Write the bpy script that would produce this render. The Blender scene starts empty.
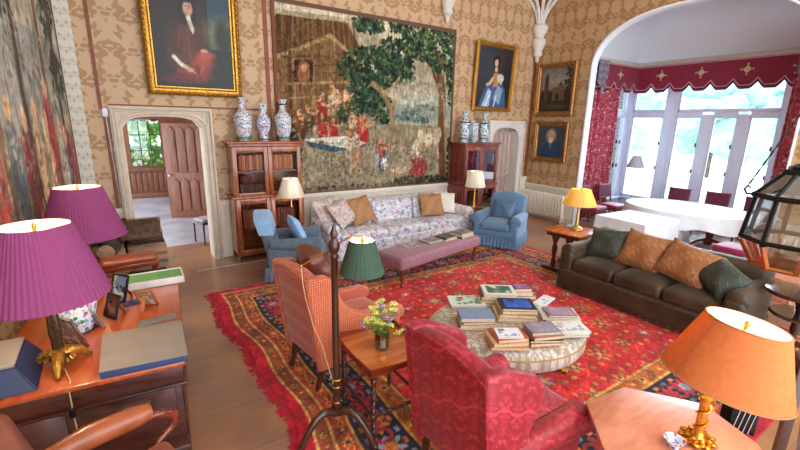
import bpy, bmesh, math, random
import numpy as np
from mathutils import Vector, Matrix, Euler
PI = math.pi
random.seed(7)
rng = np.random.default_rng(5)
scene = bpy.context.scene
COL = scene.collection

# ---------------------------------------------------------------- camera
YAW, PITCH, ROLL, FPX, CAMH = 0.5877362, 0.2432612, 0.0205731, 412.0, 2.4
_f = Vector((math.sin(YAW)*math.cos(PITCH), math.cos(YAW)*math.cos(PITCH), -math.sin(PITCH)))
_r = Vector((math.cos(YAW), -math.sin(YAW), 0)); _u = _r.cross(_f)
R2 = _r*math.cos(ROLL)+_u*math.sin(ROLL); U2 = -_r*math.sin(ROLL)+_u*math.cos(ROLL)
cam_data = bpy.data.cameras.new('camera'); cam = bpy.data.objects.new('camera', cam_data); COL.objects.link(cam)
cam.matrix_world = Matrix(((R2.x, U2.x, -_f.x, 0), (R2.y, U2.y, -_f.y, 0), (R2.z, U2.z, -_f.z, CAMH), (0, 0, 0, 1)))
cam_data.sensor_width = 36; cam_data.lens = FPX/800*36; cam_data.clip_start = 0.02; cam_data.clip_end = 300
scene.camera = cam
def ray(x, y): return _f*FPX + R2*(x-400) - U2*(y-225)
def at_z(x, y, z):
    d = ray(x, y); return Vector((0, 0, CAMH)) + d*((z-CAMH)/d.z)
def at_x(x, y, X):
    d = ray(x, y); return Vector((0, 0, CAMH)) + d*(X/d.x)
def at_y(x, y, Y):
    d = ray(x, y); return Vector((0, 0, CAMH)) + d*(Y/d.y)

# ---------------------------------------------------------------- colours and materials
def lin(c):
    return tuple(((v/12.92) if v <= 0.04045 else ((v+0.055)/1.055)**2.4) for v in c)
def hx(s):
    s = s.lstrip('#'); return lin(tuple(int(s[i:i+2], 16)/255 for i in (0, 2, 4)))+(1.0,)
MATS = {}
class NT:
    def __init__(self, name):
        self.m = bpy.data.materials.new(name); self.m.use_nodes = True
        self.t = self.m.node_tree; self.t.nodes.clear()
        self.out = self.t.nodes.new('ShaderNodeOutputMaterial')
    def n(self, kind, **kw):
        nd = self.t.nodes.new('ShaderNode'+kind)
        for k, v in kw.items():
            if k.startswith('i_'):
                nd.inputs[k[2:].replace('_', ' ')].default_value = v
            else: setattr(nd, k, v)
        return nd
    def l(self, a, b): self.t.links.new(a, b)
    def math(self, op, a, b=None, c=None):
        nd = self.t.nodes.new('ShaderNodeMath'); nd.operation = op
        for i, v in enumerate((a, b, c)):
            if v is None: continue
            if isinstance(v, (int, float)): nd.inputs[i].default_value = v
            else: self.l(v, nd.inputs[i])
        return nd.outputs[0]
    def mix(self, fac, a, b):
        nd = self.t.nodes.new('ShaderNodeMix'); nd.data_type = 'RGBA'
        for s, v in ((0, fac), (6, a), (7, b)):
            if isinstance(v, (int, float)): nd.inputs[s].default_value = v
            elif isinstance(v, tuple): nd.inputs[s].default_value = v
            else: self.l(v, nd.inputs[s])
        return nd.outputs[2]
    def ramp(self, fac, stops, interp='LINEAR'):
        nd = self.t.nodes.new('ShaderNodeValToRGB'); nd.color_ramp.interpolation = interp
        e = nd.color_ramp.elements
        while len(e) < len(stops): e.new(0.5)
        for i, (p, c) in enumerate(stops): e[i].position = p; e[i].color = c
        self.l(fac, nd.inputs[0]); return nd.outputs[0]
    def coord(self, sc=(1, 1, 1), kind='Object', rot=(0, 0, 0)):
        tc = self.n('TexCoord'); mp = self.n('Mapping')
        mp.inputs['Scale'].default_value = sc; mp.inputs['Rotation'].default_value = rot
        self.l(tc.outputs[kind], mp.inputs[0]); return mp.outputs[0]
    def noise(self, vec, scale, detail=3, rough=0.5, dist=0.0):
        nd = self.n('TexNoise'); nd.inputs['Scale'].default_value = scale; nd.inputs['Detail'].default_value = detail
        nd.inputs['Roughness'].default_value = rough; nd.inputs['Distortion'].default_value = dist
        if vec is not None: self.l(vec, nd.inputs['Vector'])
        return nd.outputs['Fac']
    def bsdf(self, col, rough=0.6, metal=0.0, sheen=0.0, coat=0.0, bump=None, bstr=0.3, bdist=0.01, spec=0.5, trans=0, sheentint=None):
        b = self.n('BsdfPrincipled')
        if isinstance(col, tuple): b.inputs['Base Color'].default_value = col
        else: self.l(col, b.inputs['Base Color'])
        if isinstance(rough, (int, float)): b.inputs['Roughness'].default_value = rough
        else: self.l(rough, b.inputs['Roughness'])
        b.inputs['Metallic'].default_value = metal; b.inputs['Sheen Weight'].default_value = sheen
        b.inputs['Coat Weight'].default_value = coat; b.inputs['Specular IOR Level'].default_value = spec
        b.inputs['Coat Roughness'].default_value = 0.1
        b.inputs['Sheen Roughness'].default_value = 0.4
        if sheentint: b.inputs['Sheen Tint'].default_value = sheentint
        if bump is not None:
            bp = self.n('Bump'); bp.inputs['Strength'].default_value = bstr; bp.inputs['Distance'].default_value = bdist
            self.l(bump, bp.inputs['Height']); self.l(bp.outputs[0], b.inputs['Normal'])
        self.l(b.outputs[0], self.out.inputs[0]); return b
def plain(name, col, rough=0.5, metal=0.0, coat=0.0, var=0.12, nscale=8, bstr=0.1, sheen=0, spec=.5):
    if name in MATS: return MATS[name]
    t = NT(name); c = hx(col); v = t.coord()
    n = t.noise(v, nscale, 4)
    d = tuple(x*(1-var*1.6) for x in c[:3])+(1,); e = tuple(min(1, x*(1+var)) for x in c[:3])+(1,)
    t.bsdf(t.ramp(n, [(0.3, d), (0.7, e)]), rough, metal, sheen, coat, n, bstr, spec=spec)
    MATS[name] = t.m; return t.m
def wood(name, c1, c2, rough=0.3, axis=0, scale=3.0, coat=0.3, stretch=9, spec=.5):
    if name in MATS: return MATS[name]
    t = NT(name); s = [stretch]*3; s[axis] = 1.0; v = t.coord(tuple(s))
    n = t.noise(v, scale, 6, 0.6, 0.6); n2 = t.noise(v, scale*5, 3)
    f = t.math('ADD', t.math('MULTIPLY', n, 0.75), t.math('MULTIPLY', n2, 0.25))
    t.bsdf(t.ramp(f, [(0.33, hx(c1)), (0.62, hx(c2))]), rough, coat=coat, bump=n2, bstr=0.08, spec=spec)
    MATS[name] = t.m; return t.m
def damask(name, base, fig, cell=0.3, axes='xz', rough=0.7, thr=0.5, ratio=1.6, sheen=0.0, nsc=7.0, soft=0.03, bstr=0.15, lattice=0.0, detail=2.0):
    """mirror-symmetric ornamental figure: noise read through ping-pong coordinates"""
    if name in MATS: return MATS[name]
    t = NT(name); tc = t.n('TexCoord'); sp = t.n('SeparateXYZ'); t.l(tc.outputs['Object'], sp.inputs[0])
    ax = {'x': sp.outputs[0], 'y': sp.outputs[1], 'z': sp.outputs[2]}
    if axes == '3d':
        u = t.math('ADD', ax['x'], ax['y']); v = t.math('ADD', ax['z'], t.math('MULTIPLY', t.math('SUBTRACT', ax['x'], ax['y']), 0.45))
    else: u, v = ax[axes[0]], ax[axes[1]]
    row = t.math('FLOOR', t.math('DIVIDE', v, cell*ratio))
    sh = t.math('MULTIPLY', t.math('MODULO', row, 2.0), cell)
    u2 = t.math('PINGPONG', t.math('ADD', t.math('ADD', u, sh), 50*cell), cell)
    v2 = t.math('PINGPONG', t.math('ADD', v, 0.0), cell*ratio)
    cb = t.n('CombineXYZ'); t.l(u2, cb.inputs[0]); t.l(v2, cb.inputs[1])
    n = t.noise(cb.outputs[0], nsc/ (cell*4), detail, 0.5, 0.9)
    f = n
    if lattice:
        a = t.math('MULTIPLY', t.math('COSINE', t.math('MULTIPLY', u, PI/cell)), t.math('COSINE', t.math('MULTIPLY', v, PI/(cell*ratio))))
        b = t.math('ABSOLUTE', a)
        f = t.math('ADD', n, t.math('MULTIPLY', t.math('SUBTRACT', 0.28, b), lattice))
    grain = t.noise(tc.outputs['Object'], 2.0, 2)
    c1 = hx(base); c2 = hx(fig)
    col = t.ramp(f, [(thr-soft, c1), (thr+soft, c2)])
    dk = t.mix(t.math('MULTIPLY', grain, 0.25), col, tuple(x*0.6 for x in c1[:3])+(1,))
    t.bsdf(dk, rough, sheen=sheen, bump=f, bstr=bstr)
    MATS[name] = t.m; return t.m
def floral(name, base, cols, scale=9, rough=0.8, thr=0.35, sheen=0.0, leaf=None, leafthr=.54):
    if name in MATS: return MATS[name]
    t = NT(name); v = t.coord()
    warp = t.n('TexNoise'); warp.inputs['Scale'].default_value = 6; t.l(v, warp.inputs['Vector'])
    vm = t.n('VectorMath', operation='SCALE'); t.l(warp.outputs['Color'], vm.inputs[0]); vm.inputs['Scale'].default_value = 0.08
    va = t.n('VectorMath', operation='ADD'); t.l(v, va.inputs[0]); t.l(vm.outputs[0], va.inputs[1])
    vo = t.n('TexVoronoi'); vo.inputs['Scale'].default_value = scale; t.l(va.outputs[0], vo.inputs['Vector'])
    sp = t.n('SeparateColor'); t.l(vo.outputs['Color'], sp.inputs[0])
    k = len(cols)
    cc = t.ramp(sp.outputs[0], [(i/k, hx(c)) for i, c in enumerate(cols)], 'CONSTANT')
    m = t.math('LESS_THAN', vo.outputs['Distance'], thr)
    b = hx(base)
    if leaf:
        n = t.noise(va.outputs[0], scale*2.2, 2, 0.5, 1.5)
        lf = t.math('GREATER_THAN', n, leafthr); b = t.mix(lf, b, hx(leaf))
    col = t.mix(m, b, cc)
    g = t.noise(v, 40, 2)
    t.bsdf(col, rough, sheen=sheen, bump=g, bstr=0.1)
    MATS[name] = t.m; return t.m
def vcol_mat(name, rough=0.85, bscale=180, bstr=0.25, coat=0, spec=.5):
    if name in MATS: return MATS[name]
    t = NT(name); a = t.n('Attribute', attribute_name='paint'); v = t.coord()
    n = t.noise(v, bscale, 2)
    t.bsdf(a.outputs['Color'], rough, bump=n, bstr=bstr, bdist=0.003, coat=coat, spec=spec)
    MATS[name] = t.m; return t.m
def shade_mat(name, col, trans=0.55, pleat=0):
    if name in MATS: return MATS[name]
    t = NT(name); v = t.coord(); n = t.noise(v, 30, 3)
    c = hx(col); col_s = t.ramp(n, [(0.3, tuple(x*0.88 for x in c[:3])+(1,)), (0.7, c)])
    d = t.n('BsdfDiffuse'); tr = t.n('BsdfTranslucent'); t.l(col_s, d.inputs[0]); t.l(col_s, tr.inputs[0])
    mx = t.n('MixShader'); mx.inputs[0].default_value = trans
    t.l(d.outputs[0], mx.inputs[1]); t.l(tr.outputs[0], mx.inputs[2]); t.l(mx.outputs[0], t.out.inputs[0])
    MATS[name] = t.m; return t.m
def glass_mat(name, tint='#ffffff', gloss=0.12, rough=0.02, ior=1.45):
    if name in MATS: return MATS[name]
    t = NT(name); g = t.n('BsdfGlossy'); g.inputs['Roughness'].default_value = rough
    tr = t.n('BsdfTransparent'); tr.inputs[0].default_value = hx(tint)
    fr = t.n('Fresnel'); fr.inputs[0].default_value = ior
    f = t.math('MINIMUM', t.math('ADD', fr.outputs[0], gloss), 1.0)
    mx = t.n('MixShader'); t.l(f, mx.inputs[0]); t.l(tr.outputs[0], mx.inputs[1]); t.l(g.outputs[0], mx.inputs[2])
    t.l(mx.outputs[0], t.out.inputs[0]); MATS[name] = t.m; return t.m
def emit_mat(name, col, s):
    if name in MATS: return MATS[name]
    t = NT(name); e = t.n('Emission'); e.inputs[0].default_value = hx(col); e.inputs[1].default_value = s
    t.l(e.outputs[0], t.out.inputs[0]); MATS[name] = t.m; return t.m

# ---------------------------------------------------------------- mesh builder
class MB:
    def __init__(self): self.b = bmesh.new()
    def _xf(self, vs, M=None, fn=None):
        if M is not None:
            for v in vs: v.co = M @ v.co
        if fn is not None:
            for v in vs: v.co = Vector(fn(v.co))
    def box(self, c, s, bev=0.0, M=None, seg=2, rz=0):
        r = bmesh.ops.create_cube(self.b, size=1.0); vs = r['verts']
        for v in vs: v.co = Vector((v.co.x*s[0], v.co.y*s[1], v.co.z*s[2]))
        if bev > 0:
            es = list({e for v in vs for e in v.link_edges})
            rr = bmesh.ops.bevel(self.b, geom=es, offset=min(bev, min(s)*0.45), segments=seg, affect='EDGES', profile=0.5)
            vs = list({v for f in rr['faces'] for v in f.verts} | {v for v in vs if v.is_valid})
        T = Matrix.Translation(Vector(c)) @ Matrix.Rotation(rz, 4, 'Z')
        if M is not None: T = M @ T
        self._xf(vs, T); return self
    def span(self, lo, hi, bev=0.0, M=None, seg=2):
        return self.box([(a+b)/2 for a, b in zip(lo, hi)], [abs(b-a) for a, b in zip(lo, hi)], bev, M, seg)
    def grid(self, fn, nu, nv, closed_u=False, closed_v=False):
        vs = [[self.b.verts.new(fn(i/(nu if closed_u else nu), j/nv)) for j in range(nv+(0 if closed_v else 1))] for i in range(nu+(0 if closed_u else 1))]
        NU = len(vs); NV = len(vs[0])
        for i in range(nu):
            for j in range(nv):
                q = [vs[i][j], vs[(i+1) % NU][j], vs[(i+1) % NU][(j+1) % NV], vs[i][(j+1) % NV]]
                try: self.b.faces.new(q)
                except ValueError: pass
        return vs
    def lathe(self, prof, c=(0, 0, 0), seg=24, M=None, cap=True, flute=0, fa=0.0):
        T = Matrix.Translation(Vector(c))
        if M is not None: T = M @ T
        rings = []
        for r, z in prof:
            if r < 1e-5: rings.append([self.b.verts.new(T @ Vector((0, 0, z)))]); continue
            ring = []
            for k in range(seg):
                a = 2*PI*k/seg; rr = r*(1+(fa*math.cos(flute*a) if flute else 0))
                ring.append(self.b.verts.new(T @ Vector((rr*math.cos(a), rr*math.sin(a), z))))
            rings.append(ring)
        for a, b in zip(rings, rings[1:]):
            for k in range(seg):
                k2 = (k+1) % seg
                if len(a) == 1 and len(b) == 1: continue
                if len(a) == 1: f = [a[0], b[k2], b[k]][::-1]
                elif len(b) == 1: f = [a[k], a[k2], b[0]]
                else: f = [a[k], a[k2], b[k2], b[k]]
                try: self.b.faces.new(f)
                except ValueError: pass
        if cap:
            if len(rings[0]) > 1: self.b.faces.new(rings[0][::-1])
            if len(rings[-1]) > 1: self.b.faces.new(rings[-1])
        return self
    def tube(self, pts, rad, seg=8, M=None, cap=True, twist=0.0, ecc=None):
        pts = [Vector(p) for p in pts]; n = len(pts)
        if not hasattr(rad, '__len__'): rad = [rad]*n
        rings = []; ref = None
        for i, p in enumerate(pts):
            t = (pts[min(i+1, n-1)]-pts[max(i-1, 0)]).normalized()
            if ref is None:
                ref = Vector((0, 0, 1)) if abs(t.z) < 0.9 else Vector((1, 0, 0))
            s = t.cross(ref).normalized(); q = s.cross(t).normalized(); ref = q
            ring = []
            for k in range(seg):
                a = 2*PI*k/seg + twist*i; rr = rad[i]
                if ecc: rr *= 1+ecc*math.cos(2*a-2*twist*i*2)
                co = p + s*(rr*math.cos(a)) + q*(rr*math.sin(a))
                if M is not None: co = M @ co
                ring.append(self.b.verts.new(co))
            rings.append(ring)
        for a, b in zip(rings, rings[1:]):
            for k in range(seg):
                self.b.faces.new([a[k], a[(k+1) % seg], b[(k+1) % seg], b[k]])
        if cap: self.b.faces.new(rings[0][::-1]); self.b.faces.new(rings[-1])
        return self
    def prism(self, poly, d0, d1, axis='z', bev=0.0, M=None, fn=None, seg=3):
        def mk(p, d):
            if axis == 'z': return Vector((p[0], p[1], d))
            if axis == 'y': return Vector((p[0], d, p[1]))
            return Vector((d, p[0], p[1]))
        a = [self.b.verts.new(mk(p, d0)) for p in poly]; b = [self.b.verts.new(mk(p, d1)) for p in poly]
        n = len(poly); fs = [self.b.faces.new(a[::-1]), self.b.faces.new(b)]
        for k in range(n): fs.append(self.b.faces.new([a[k], a[(k+1) % n], b[(k+1) % n], b[k]]))
        vs = a+b
        if bev > 0:
            bmesh.ops.recalc_face_normals(self.b, faces=fs)
            es = list(set(fs[0].edges) | set(fs[1].edges))
            rr = bmesh.ops.bevel(self.b, geom=es, offset=bev, segments=seg, affect='EDGES', profile=0.5, clamp_overlap=True)
            vs = list({v for f in rr['faces'] for v in f.verts} | {v for v in vs if v.is_valid})
        self._xf(vs, M, fn); return self
    def rbox(self, c, s, r=0.05, n=6, M=None, puff=0.0, fn=None):
        """soft upholstery block, rounded everywhere and puffed on the broad faces"""
        hs = [x/2 for x in s]; r = min(r, min(hs)*0.98)
        cache = {}
        def vert(p):
            key = tuple(round(x, 5) for x in p)
            if key in cache: return cache[key]
            q = [p[i]*hs[i] for i in range(3)]
            core = [max(-(hs[i]-r), min(hs[i]-r, q[i])) for i in range(3)]
            d = Vector([q[i]-core[i] for i in range(3)])
            if d.length > 1e-9: d = d.normalized()*r
            v = Vector(core)+d
            if puff: v.z += puff*(1-p[0]**2)*(1-p[1]**2)*(1 if p[2] > 0 else -0.3)*abs(p[2])
            v += Vector(c)
            if fn: v = Vector(fn(v))
            if M is not None: v = M @ v
            cache[key] = self.b.verts.new(v); return cache[key]
        # denser spacing near the rounded rims
        def sp(k, h):
            t = -1+2*k/n
            return t
        def pts(h):
            m = (h-r)/h; out = [-1, -1+(1-m)*.3, -1+(1-m)*.65, -m]
            for i in range(1, n): out.append(-m+2*m*i/n)
            out += [m, 1-(1-m)*.65, 1-(1-m)*.3, 1]; return out
        P = [pts(h) for h in hs]
        for ax in range(3):
            o = [i for i in range(3) if i != ax]
            for sgn in (-1, 1):
                for i in range(len(P[o[0]])-1):
                    for j in range(len(P[o[1]])-1):
                        q = []
                        for a, b in ((i, j), (i+1, j), (i+1, j+1), (i, j+1)):
                            p = [0, 0, 0]; p[ax] = sgn; p[o[0]] = P[o[0]][a]; p[o[1]] = P[o[1]][b]; q.append(vert(p))
                        if len(set(q)) < 3: continue
                        try: self.b.faces.new(q)
                        except ValueError: pass
        return self
    def pillow(self, w, h, t, n=14, M=None):
        for sg in (1, -1):
            def fn(i, j):
                u = -1+2*i; v = -1+2*j
                x = u*w/2*(1-0.07*(1-v*v)); y = v*h/2*(1-0.07*(1-u*u))
                z = sg*t/2*max(0, (1-abs(u)**3)*(1-abs(v)**3))**0.55
                p = Vector((x, y, z+0.012*math.sin(u*5+v*3)*(1-u*u)*(1-v*v)))
                return M @ p if M is not None else p
            self.grid(fn, n, n)
        bmesh.ops.remove_doubles(self.b, verts=self.b.verts, dist=1e-4); return self
    def sphere(self, c, r, seg=12, M=None, s=(1, 1, 1)):
        T = Matrix.Translation(Vector(c)) @ Matrix.Diagonal((*s, 1))
        if M is not None: T = M @ T
        bmesh.ops.create_uvsphere(self.b, u_segments=seg, v_segments=max(4, seg//2+1), radius=r, matrix=T); return self
    def ico(self, c, r, sub=1, s=(1, 1, 1), M=None):
        T = Matrix.Translation(Vector(c)) @ Matrix.Diagonal((*s, 1))
        if M is not None: T = M @ T
        bmesh.ops.create_icosphere(self.b, subdivisions=sub, radius=r, matrix=T); return self
    def quad(self, pts):
        self.b.faces.new([self.b.verts.new(Vector(p)) for p in pts]); return self
    def deform(self, fn):
        for v in self.b.verts: v.co = Vector(fn(v.co))
        return self
    def build(self, name, mat, parent=None, loc=None, rz=0.0, smooth=True, M=None, recalc=True, ang=40):
        if recalc: bmesh.ops.recalc_face_normals(self.b, faces=self.b.faces)
        me = bpy.data.meshes.new(name); self.b.to_mesh(me); self.b.free()
        if smooth:
            me.shade_smooth()
            try: me.set_sharp_from_angle(angle=math.radians(ang))
            except Exception: pass
        me.materials.append(mat)
        o = bpy.data.objects.new(name, me); COL.objects.link(o)
        if loc is not None: o.location = loc
        if rz: o.rotation_euler = (0, 0, rz)
        if M is not None: o.matrix_world = M
        if parent is not None: o.parent = parent
        return o
def tag(o, label, cat, group=None):
    o['label'] = label; o['category'] = cat
    if group: o['group'] = group
    return o
def thing(name, label, cat, loc=(0, 0, 0), rz=0.0, group=None):
    o = bpy.data.objects.new(name, None); COL.objects.link(o); o.empty_display_size = 0.1
    o.location = loc; o.rotation_euler = (0, 0, rz); return tag(o, label, cat, group)
def struct(o): o['kind'] = 'structure'; return o
def dup(root, loc, rz, label, group=None):
    r = root.copy(); COL.objects.link(r); r.location = loc; r.rotation_euler = (0, 0, rz); r['label'] = label
    if group: r['group'] = group
    for ch in list(root.children):
        c = ch.copy(); COL.objects.link(c); c.parent = r
        for g in ch.children:
            d = g.copy(); COL.objects.link(d); d.parent = c
    return r
def TR(x, y, z, rx=0, ry=0, rz=0):
    return Matrix.Translation((x, y, z)) @ Euler((rx, ry, rz)).to_matrix().to_4x4()

# ---------------------------------------------------------------- painted panels (colour stored per vertex)
class Canvas:
    def __init__(self, w, h, nx, ny, bg, to_uv=None):
        self.w, self.h, self.nx, self.ny = w, h, nx, ny
        self.a = np.zeros((ny, nx, 3)); self.a[:] = self.c(bg)
        self.U, self.V = np.meshgrid((np.arange(nx)+.5)/nx, (np.arange(ny)+.5)/ny)   # v from the top
        self.to_uv = to_uv
    @staticmethod
    def c(s): s = s.lstrip('#'); return np.array([int(s[i:i+2], 16)/255 for i in (0, 2, 4)])
    def uv(self, p): return self.to_uv(*p) if self.to_uv else p
    def put(self, m, col, al=1.0):
        m = (m*al)[..., None]; self.a = self.a*(1-m)+self.c(col)*m
    def poly(self, pts, col, al=1.0, jit=0.0):
        pts = [self.uv(p) for p in pts]; U, V = self.U, self.V
        if jit: U = U+self.smooth(9)*jit; V = V+self.smooth(9)*jit
        ins = np.zeros(U.shape, bool); n = len(pts)
        for i in range(n):
            x1, y1 = pts[i]; x2, y2 = pts[(i+1) % n]
            if y1 == y2: continue
            cnd = ((y1 > V) != (y2 > V)) & (U < (x2-x1)*(V-y1)/(y2-y1)+x1); ins ^= cnd
        self.put(ins.astype(float), col, al)
    def ell(self, c, rx, ry, col, al=1.0, soft=0.15, rot=0.0):
        """rx, ry in metres"""
        u, v = self.uv(c); X = (self.U-u)*self.w; Y = (self.V-v)*self.h
        x = X*math.cos(rot)+Y*math.sin(rot); y = -X*math.sin(rot)+Y*math.cos(rot)
        d = np.sqrt((x/rx)**2+(y/ry)**2); self.put(np.clip((1+soft-d)/(2*soft), 0, 1), col, al)
    def line(self, pts, wd, col, al=1.0):
        pts = [self.uv(p) for p in pts]; m = np.zeros(self.U.shape)
        for (x1, y1), (x2, y2) in zip(pts, pts[1:]):
            X = (self.U-x1)*self.w; Y = (self.V-y1)*self.h; dx = (x2-x1)*self.w; dy = (y2-y1)*self.h
            t = np.clip((X*dx+Y*dy)/(dx*dx+dy*dy+1e-9), 0, 1); d = np.hypot(X-t*dx, Y-t*dy)
            m = np.maximum(m, np.clip((wd/2-d)/(wd*.25)+.5, 0, 1))
        self.put(m, col, al)
    def dabs(self, c, rx, ry, cols, n, sz, al=0.85):
        """foliage and the like: n dabs inside an ellipse (metres)"""
        u, v = self.uv(c)
        for _ in range(n):
            a = random.random()*2*PI; r = math.sqrt(random.random())
            s = sz*random.uniform(.5, 1.3); px = u+r*math.cos(a)*rx/self.w; py = v+r*math.sin(a)*ry/self.h
            i0 = int((px-s/self.w*1.4)*self.nx); i1 = int((px+s/self.w*1.4)*self.nx)+2
            j0 = int((py-s/self.h*1.4)*self.ny); j1 = int((py+s/self.h*1.4)*self.ny)+2
            i0, j0 = max(i0, 0), max(j0, 0)
            if i1 <= i0 or j1 <= j0: continue
            X = (self.U[j0:j1, i0:i1]-px)*self.w; Y = (self.V[j0:j1, i0:i1]-py)*self.h
            if X.size == 0: continue
            b = random.random()*PI; x = X*math.cos(b)+Y*math.sin(b); y = -X*math.sin(b)+Y*math.cos(b)
            m = (((x/s)**2+(y/(s*.5))**2) < 1).astype(float)[..., None]*al
            self.a[j0:j1, i0:i1] = self.a[j0:j1, i0:i1]*(1-m)+self.c(random.choice(cols))*m
    def smooth(self, k):
        g = rng.normal(size=(self.ny//k+3, self.nx//k+3))
        jj = np.arange(self.ny)/k; ii = np.arange(self.nx)/k
        j0 = jj.astype(int); i0 = ii.astype(int); fj = (jj-j0)[:, None]; fi = (ii-i0)[None, :]
        return g[j0][:, i0]*(1-fj)*(1-fi)+g[j0+1][:, i0]*fj*(1-fi)+g[j0][:, i0+1]*(1-fj)*fi+g[j0+1][:, i0+1]*fj*fi
    def noise(self, amt, k=1):
        n = self.smooth(k) if k > 1 else rng.normal(size=(self.ny, self.nx))
        self.a = np.clip(self.a*(1+amt*n[..., None]), 0, 1)
    def vweave(self, amt, k=3):
        g = rng.normal(size=(self.ny//14+3, self.nx//2+2)); g = np.repeat(np.repeat(g, 14, 0), 2, 1)[:self.ny, :self.nx]
        self.a = np.clip(self.a*(1+amt*g[..., None]), 0, 1)
    def mesh(self, name, mat, parent=None, loc=None, rz=0, thick=0.01, pos=None, M=None):
        """vertical panel in local XZ facing -Y, bottom-left at the origin, or pos(U, V) for other surfaces"""
        nx, ny = self.nx, self.ny
        if pos is None: X = self.U*self.w; Z = (1-self.V)*self.h; P = np.stack([X, np.zeros_like(X), Z], -1)
        else: P = pos(self.U, self.V)
        P = P.reshape(-1, 3); N = len(P)
        idx = np.arange(N).reshape(ny, nx)
        q = np.stack([idx[1:, :-1], idx[1:, 1:], idx[:-1, 1:], idx[:-1, :-1]], -1).reshape(-1, 4)
        # back and rim: the border ring pushed back
        ring = np.concatenate([idx[0, :], idx[1:, -1], idx[-1, -2::-1], idx[-2:0:-1, 0]])
        off = np.array([0, thick, 0])
        B = P[ring]+off if pos is None else P[ring]*np.array([1, 1, 0])+np.array([0, 0, .001]); R = len(ring); b = N+np.arange(R); r2 = np.roll(ring, -1); b2 = np.roll(b, -1)
        q2 = np.stack([ring, r2, b2, b], -1)
        me = bpy.data.meshes.new(name)
        verts = np.concatenate([P, B]); faces = np.concatenate([q, q2])
        nl = faces.size+R
        me.vertices.add(len(verts)); me.vertices.foreach_set('co', verts.astype(np.float32).ravel())
        me.loops.add(nl); me.loops.foreach_set('vertex_index', np.concatenate([faces.ravel(), b[::-1]]).astype(np.int32))
        nf = len(faces)+1; me.polygons.add(nf)
        ls = np.concatenate([np.arange(len(faces))*4, [faces.size]]).astype(np.int32); me.polygons.foreach_set('loop_start', ls)
        me.update(calc_edges=True); me.validate()
        at = me.color_attributes.new('paint', 'FLOAT_COLOR', 'POINT')
        c = np.clip(self.a, 0, 1).reshape(-1, 3); l = np.where(c <= .04045, c/12.92, ((c+.055)/1.055)**2.4)
        l = np.concatenate([l, l[ring]]); l = np.concatenate([l, np.ones((len(l), 1))], 1)
        at.data.foreach_set('color', l.astype(np.float32).ravel())
        me.materials.append(mat)
        o = bpy.data.objects.new(name, me); COL.objects.link(o)
        if loc is not None: o.location = loc
        o.rotation_euler = (0, 0, rz)
        if M is not None: o.matrix_world = M
        if parent is not None: o.parent = parent
        return o
# ================================================================ THE SETTING
YB, XR = 7.6, 9.21
LW0 = Vector((-0.6, YB)); LK = 0.10            # left wall: starts at the back corner, opens slightly towards the near side
def lwx(y): return LW0.x - LK*(YB-y)
M_damask = damask('damask_gold', '#cdaa86', '#ab8158', cell=0.28, axes='xz', rough=0.6, thr=0.49, nsc=10.5, lattice=0.16, soft=.02, detail=1.0)
M_damask_y = damask('damask_gold_side', '#c6a27a', '#a67a50', cell=0.28, axes='yz', rough=0.6, thr=0.49, nsc=10.5, lattice=0.16, soft=.02, detail=1.0)
M_cream = plain('cream_paint', '#e6dccb', 0.5, var=.04)
M_stone = plain('carved_stone', '#d6c6b2', 0.75, var=.08, nscale=5, bstr=.3)
M_pstone = plain('pale_stone', '#e4ddd6', 0.7, var=.05, nscale=5, bstr=.2)
M_white = plain('white_plaster', '#f3f8ff', 0.8, var=.01)
M_winframe = plain('window_paint', '#dce5fa', 0.45, var=.02)
M_gilt = plain('gilt', '#c8913c', 0.32, 0.75, var=.35, nscale=45, bstr=.6)
M_gilt2 = plain('old_gilt', '#a8733a', 0.4, 0.6, var=.35, nscale=30, bstr=.5)
M_brass = plain('brass', '#d8a24c', 0.2, 1.0, var=.1)
M_dark = wood('dark_oak', '#2a1610', '#4b2a1c', 0.3, axis=2, coat=.3)
M_mah = wood('mahogany', '#4a1a10', '#8c3a20', 0.22, axis=0, coat=.5)
M_oak = wood('hall_oak', '#5a3122', '#8a5238', 0.45, axis=2, coat=.1)

# floor boards
t = NT('floor_boards'); v = t.coord((1, 1, 1)); br = t.n('TexBrick')
br.inputs['Scale'].default_value = 1; br.inputs['Brick Width'].default_value = 2.6; br.inputs['Row Height'].default_value = 0.55
br.inputs['Mortar Size'].default_value = 0.006; br.inputs['Bias'].default_value = 0
br.inputs['Color1'].default_value = hx('#8c6350'); br.inputs['Color2'].default_value = hx('#9e7a68'); br.inputs['Mortar'].default_value = hx('#7a5844')
t.l(v, br.inputs[0]); n = t.noise(t.coord((2, 14, 2)), 1.6, 5); n2 = t.noise(v, 1.1, 3)
c1 = t.mix(t.math('MULTIPLY', n, .5), br.outputs[0], hx('#7c4a34')); c2 = t.mix(t.ramp(n2, [(.42, (0, 0, 0, 1)), (.62, (1, 1, 1, 1))]), c1, hx('#b07c52'))
t.bsdf(c2, t.math('ADD', t.math('MULTIPLY', n, .3), .18), bump=n, bstr=.06, coat=.25); M_floor = t.m
m = MB(); m.span((-3, -2.5, -0.1), (13, 8.75, 0)); struct(m.build('floor', M_floor, smooth=False))
M_hallfloor = plain('hall_flagstones', '#b4b6c4', 0.22, var=.2, nscale=1.5, coat=.3)
m = MB(); m.span((-3, 8.75, -0.1), (5, 15.2, -0.005)); struct(m.build('floor_hall', M_hallfloor, smooth=False))

# back wall with two doorways
m = MB(); T = 0.35; ZT = 6.0
for x0, x1, z0, z1 in ((-1.0, -0.0, 0, ZT), (-0.0, 1.14, 2.45, ZT), (1.14, 7.7, 0, ZT), (7.7, 8.76, 2.4, ZT), (8.76, XR+.3, 0, ZT)):
    m.span((x0, YB, z0), (x1, YB+T, z1))
struct(m.build('wall_back', M_damask, smooth=False))
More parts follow.
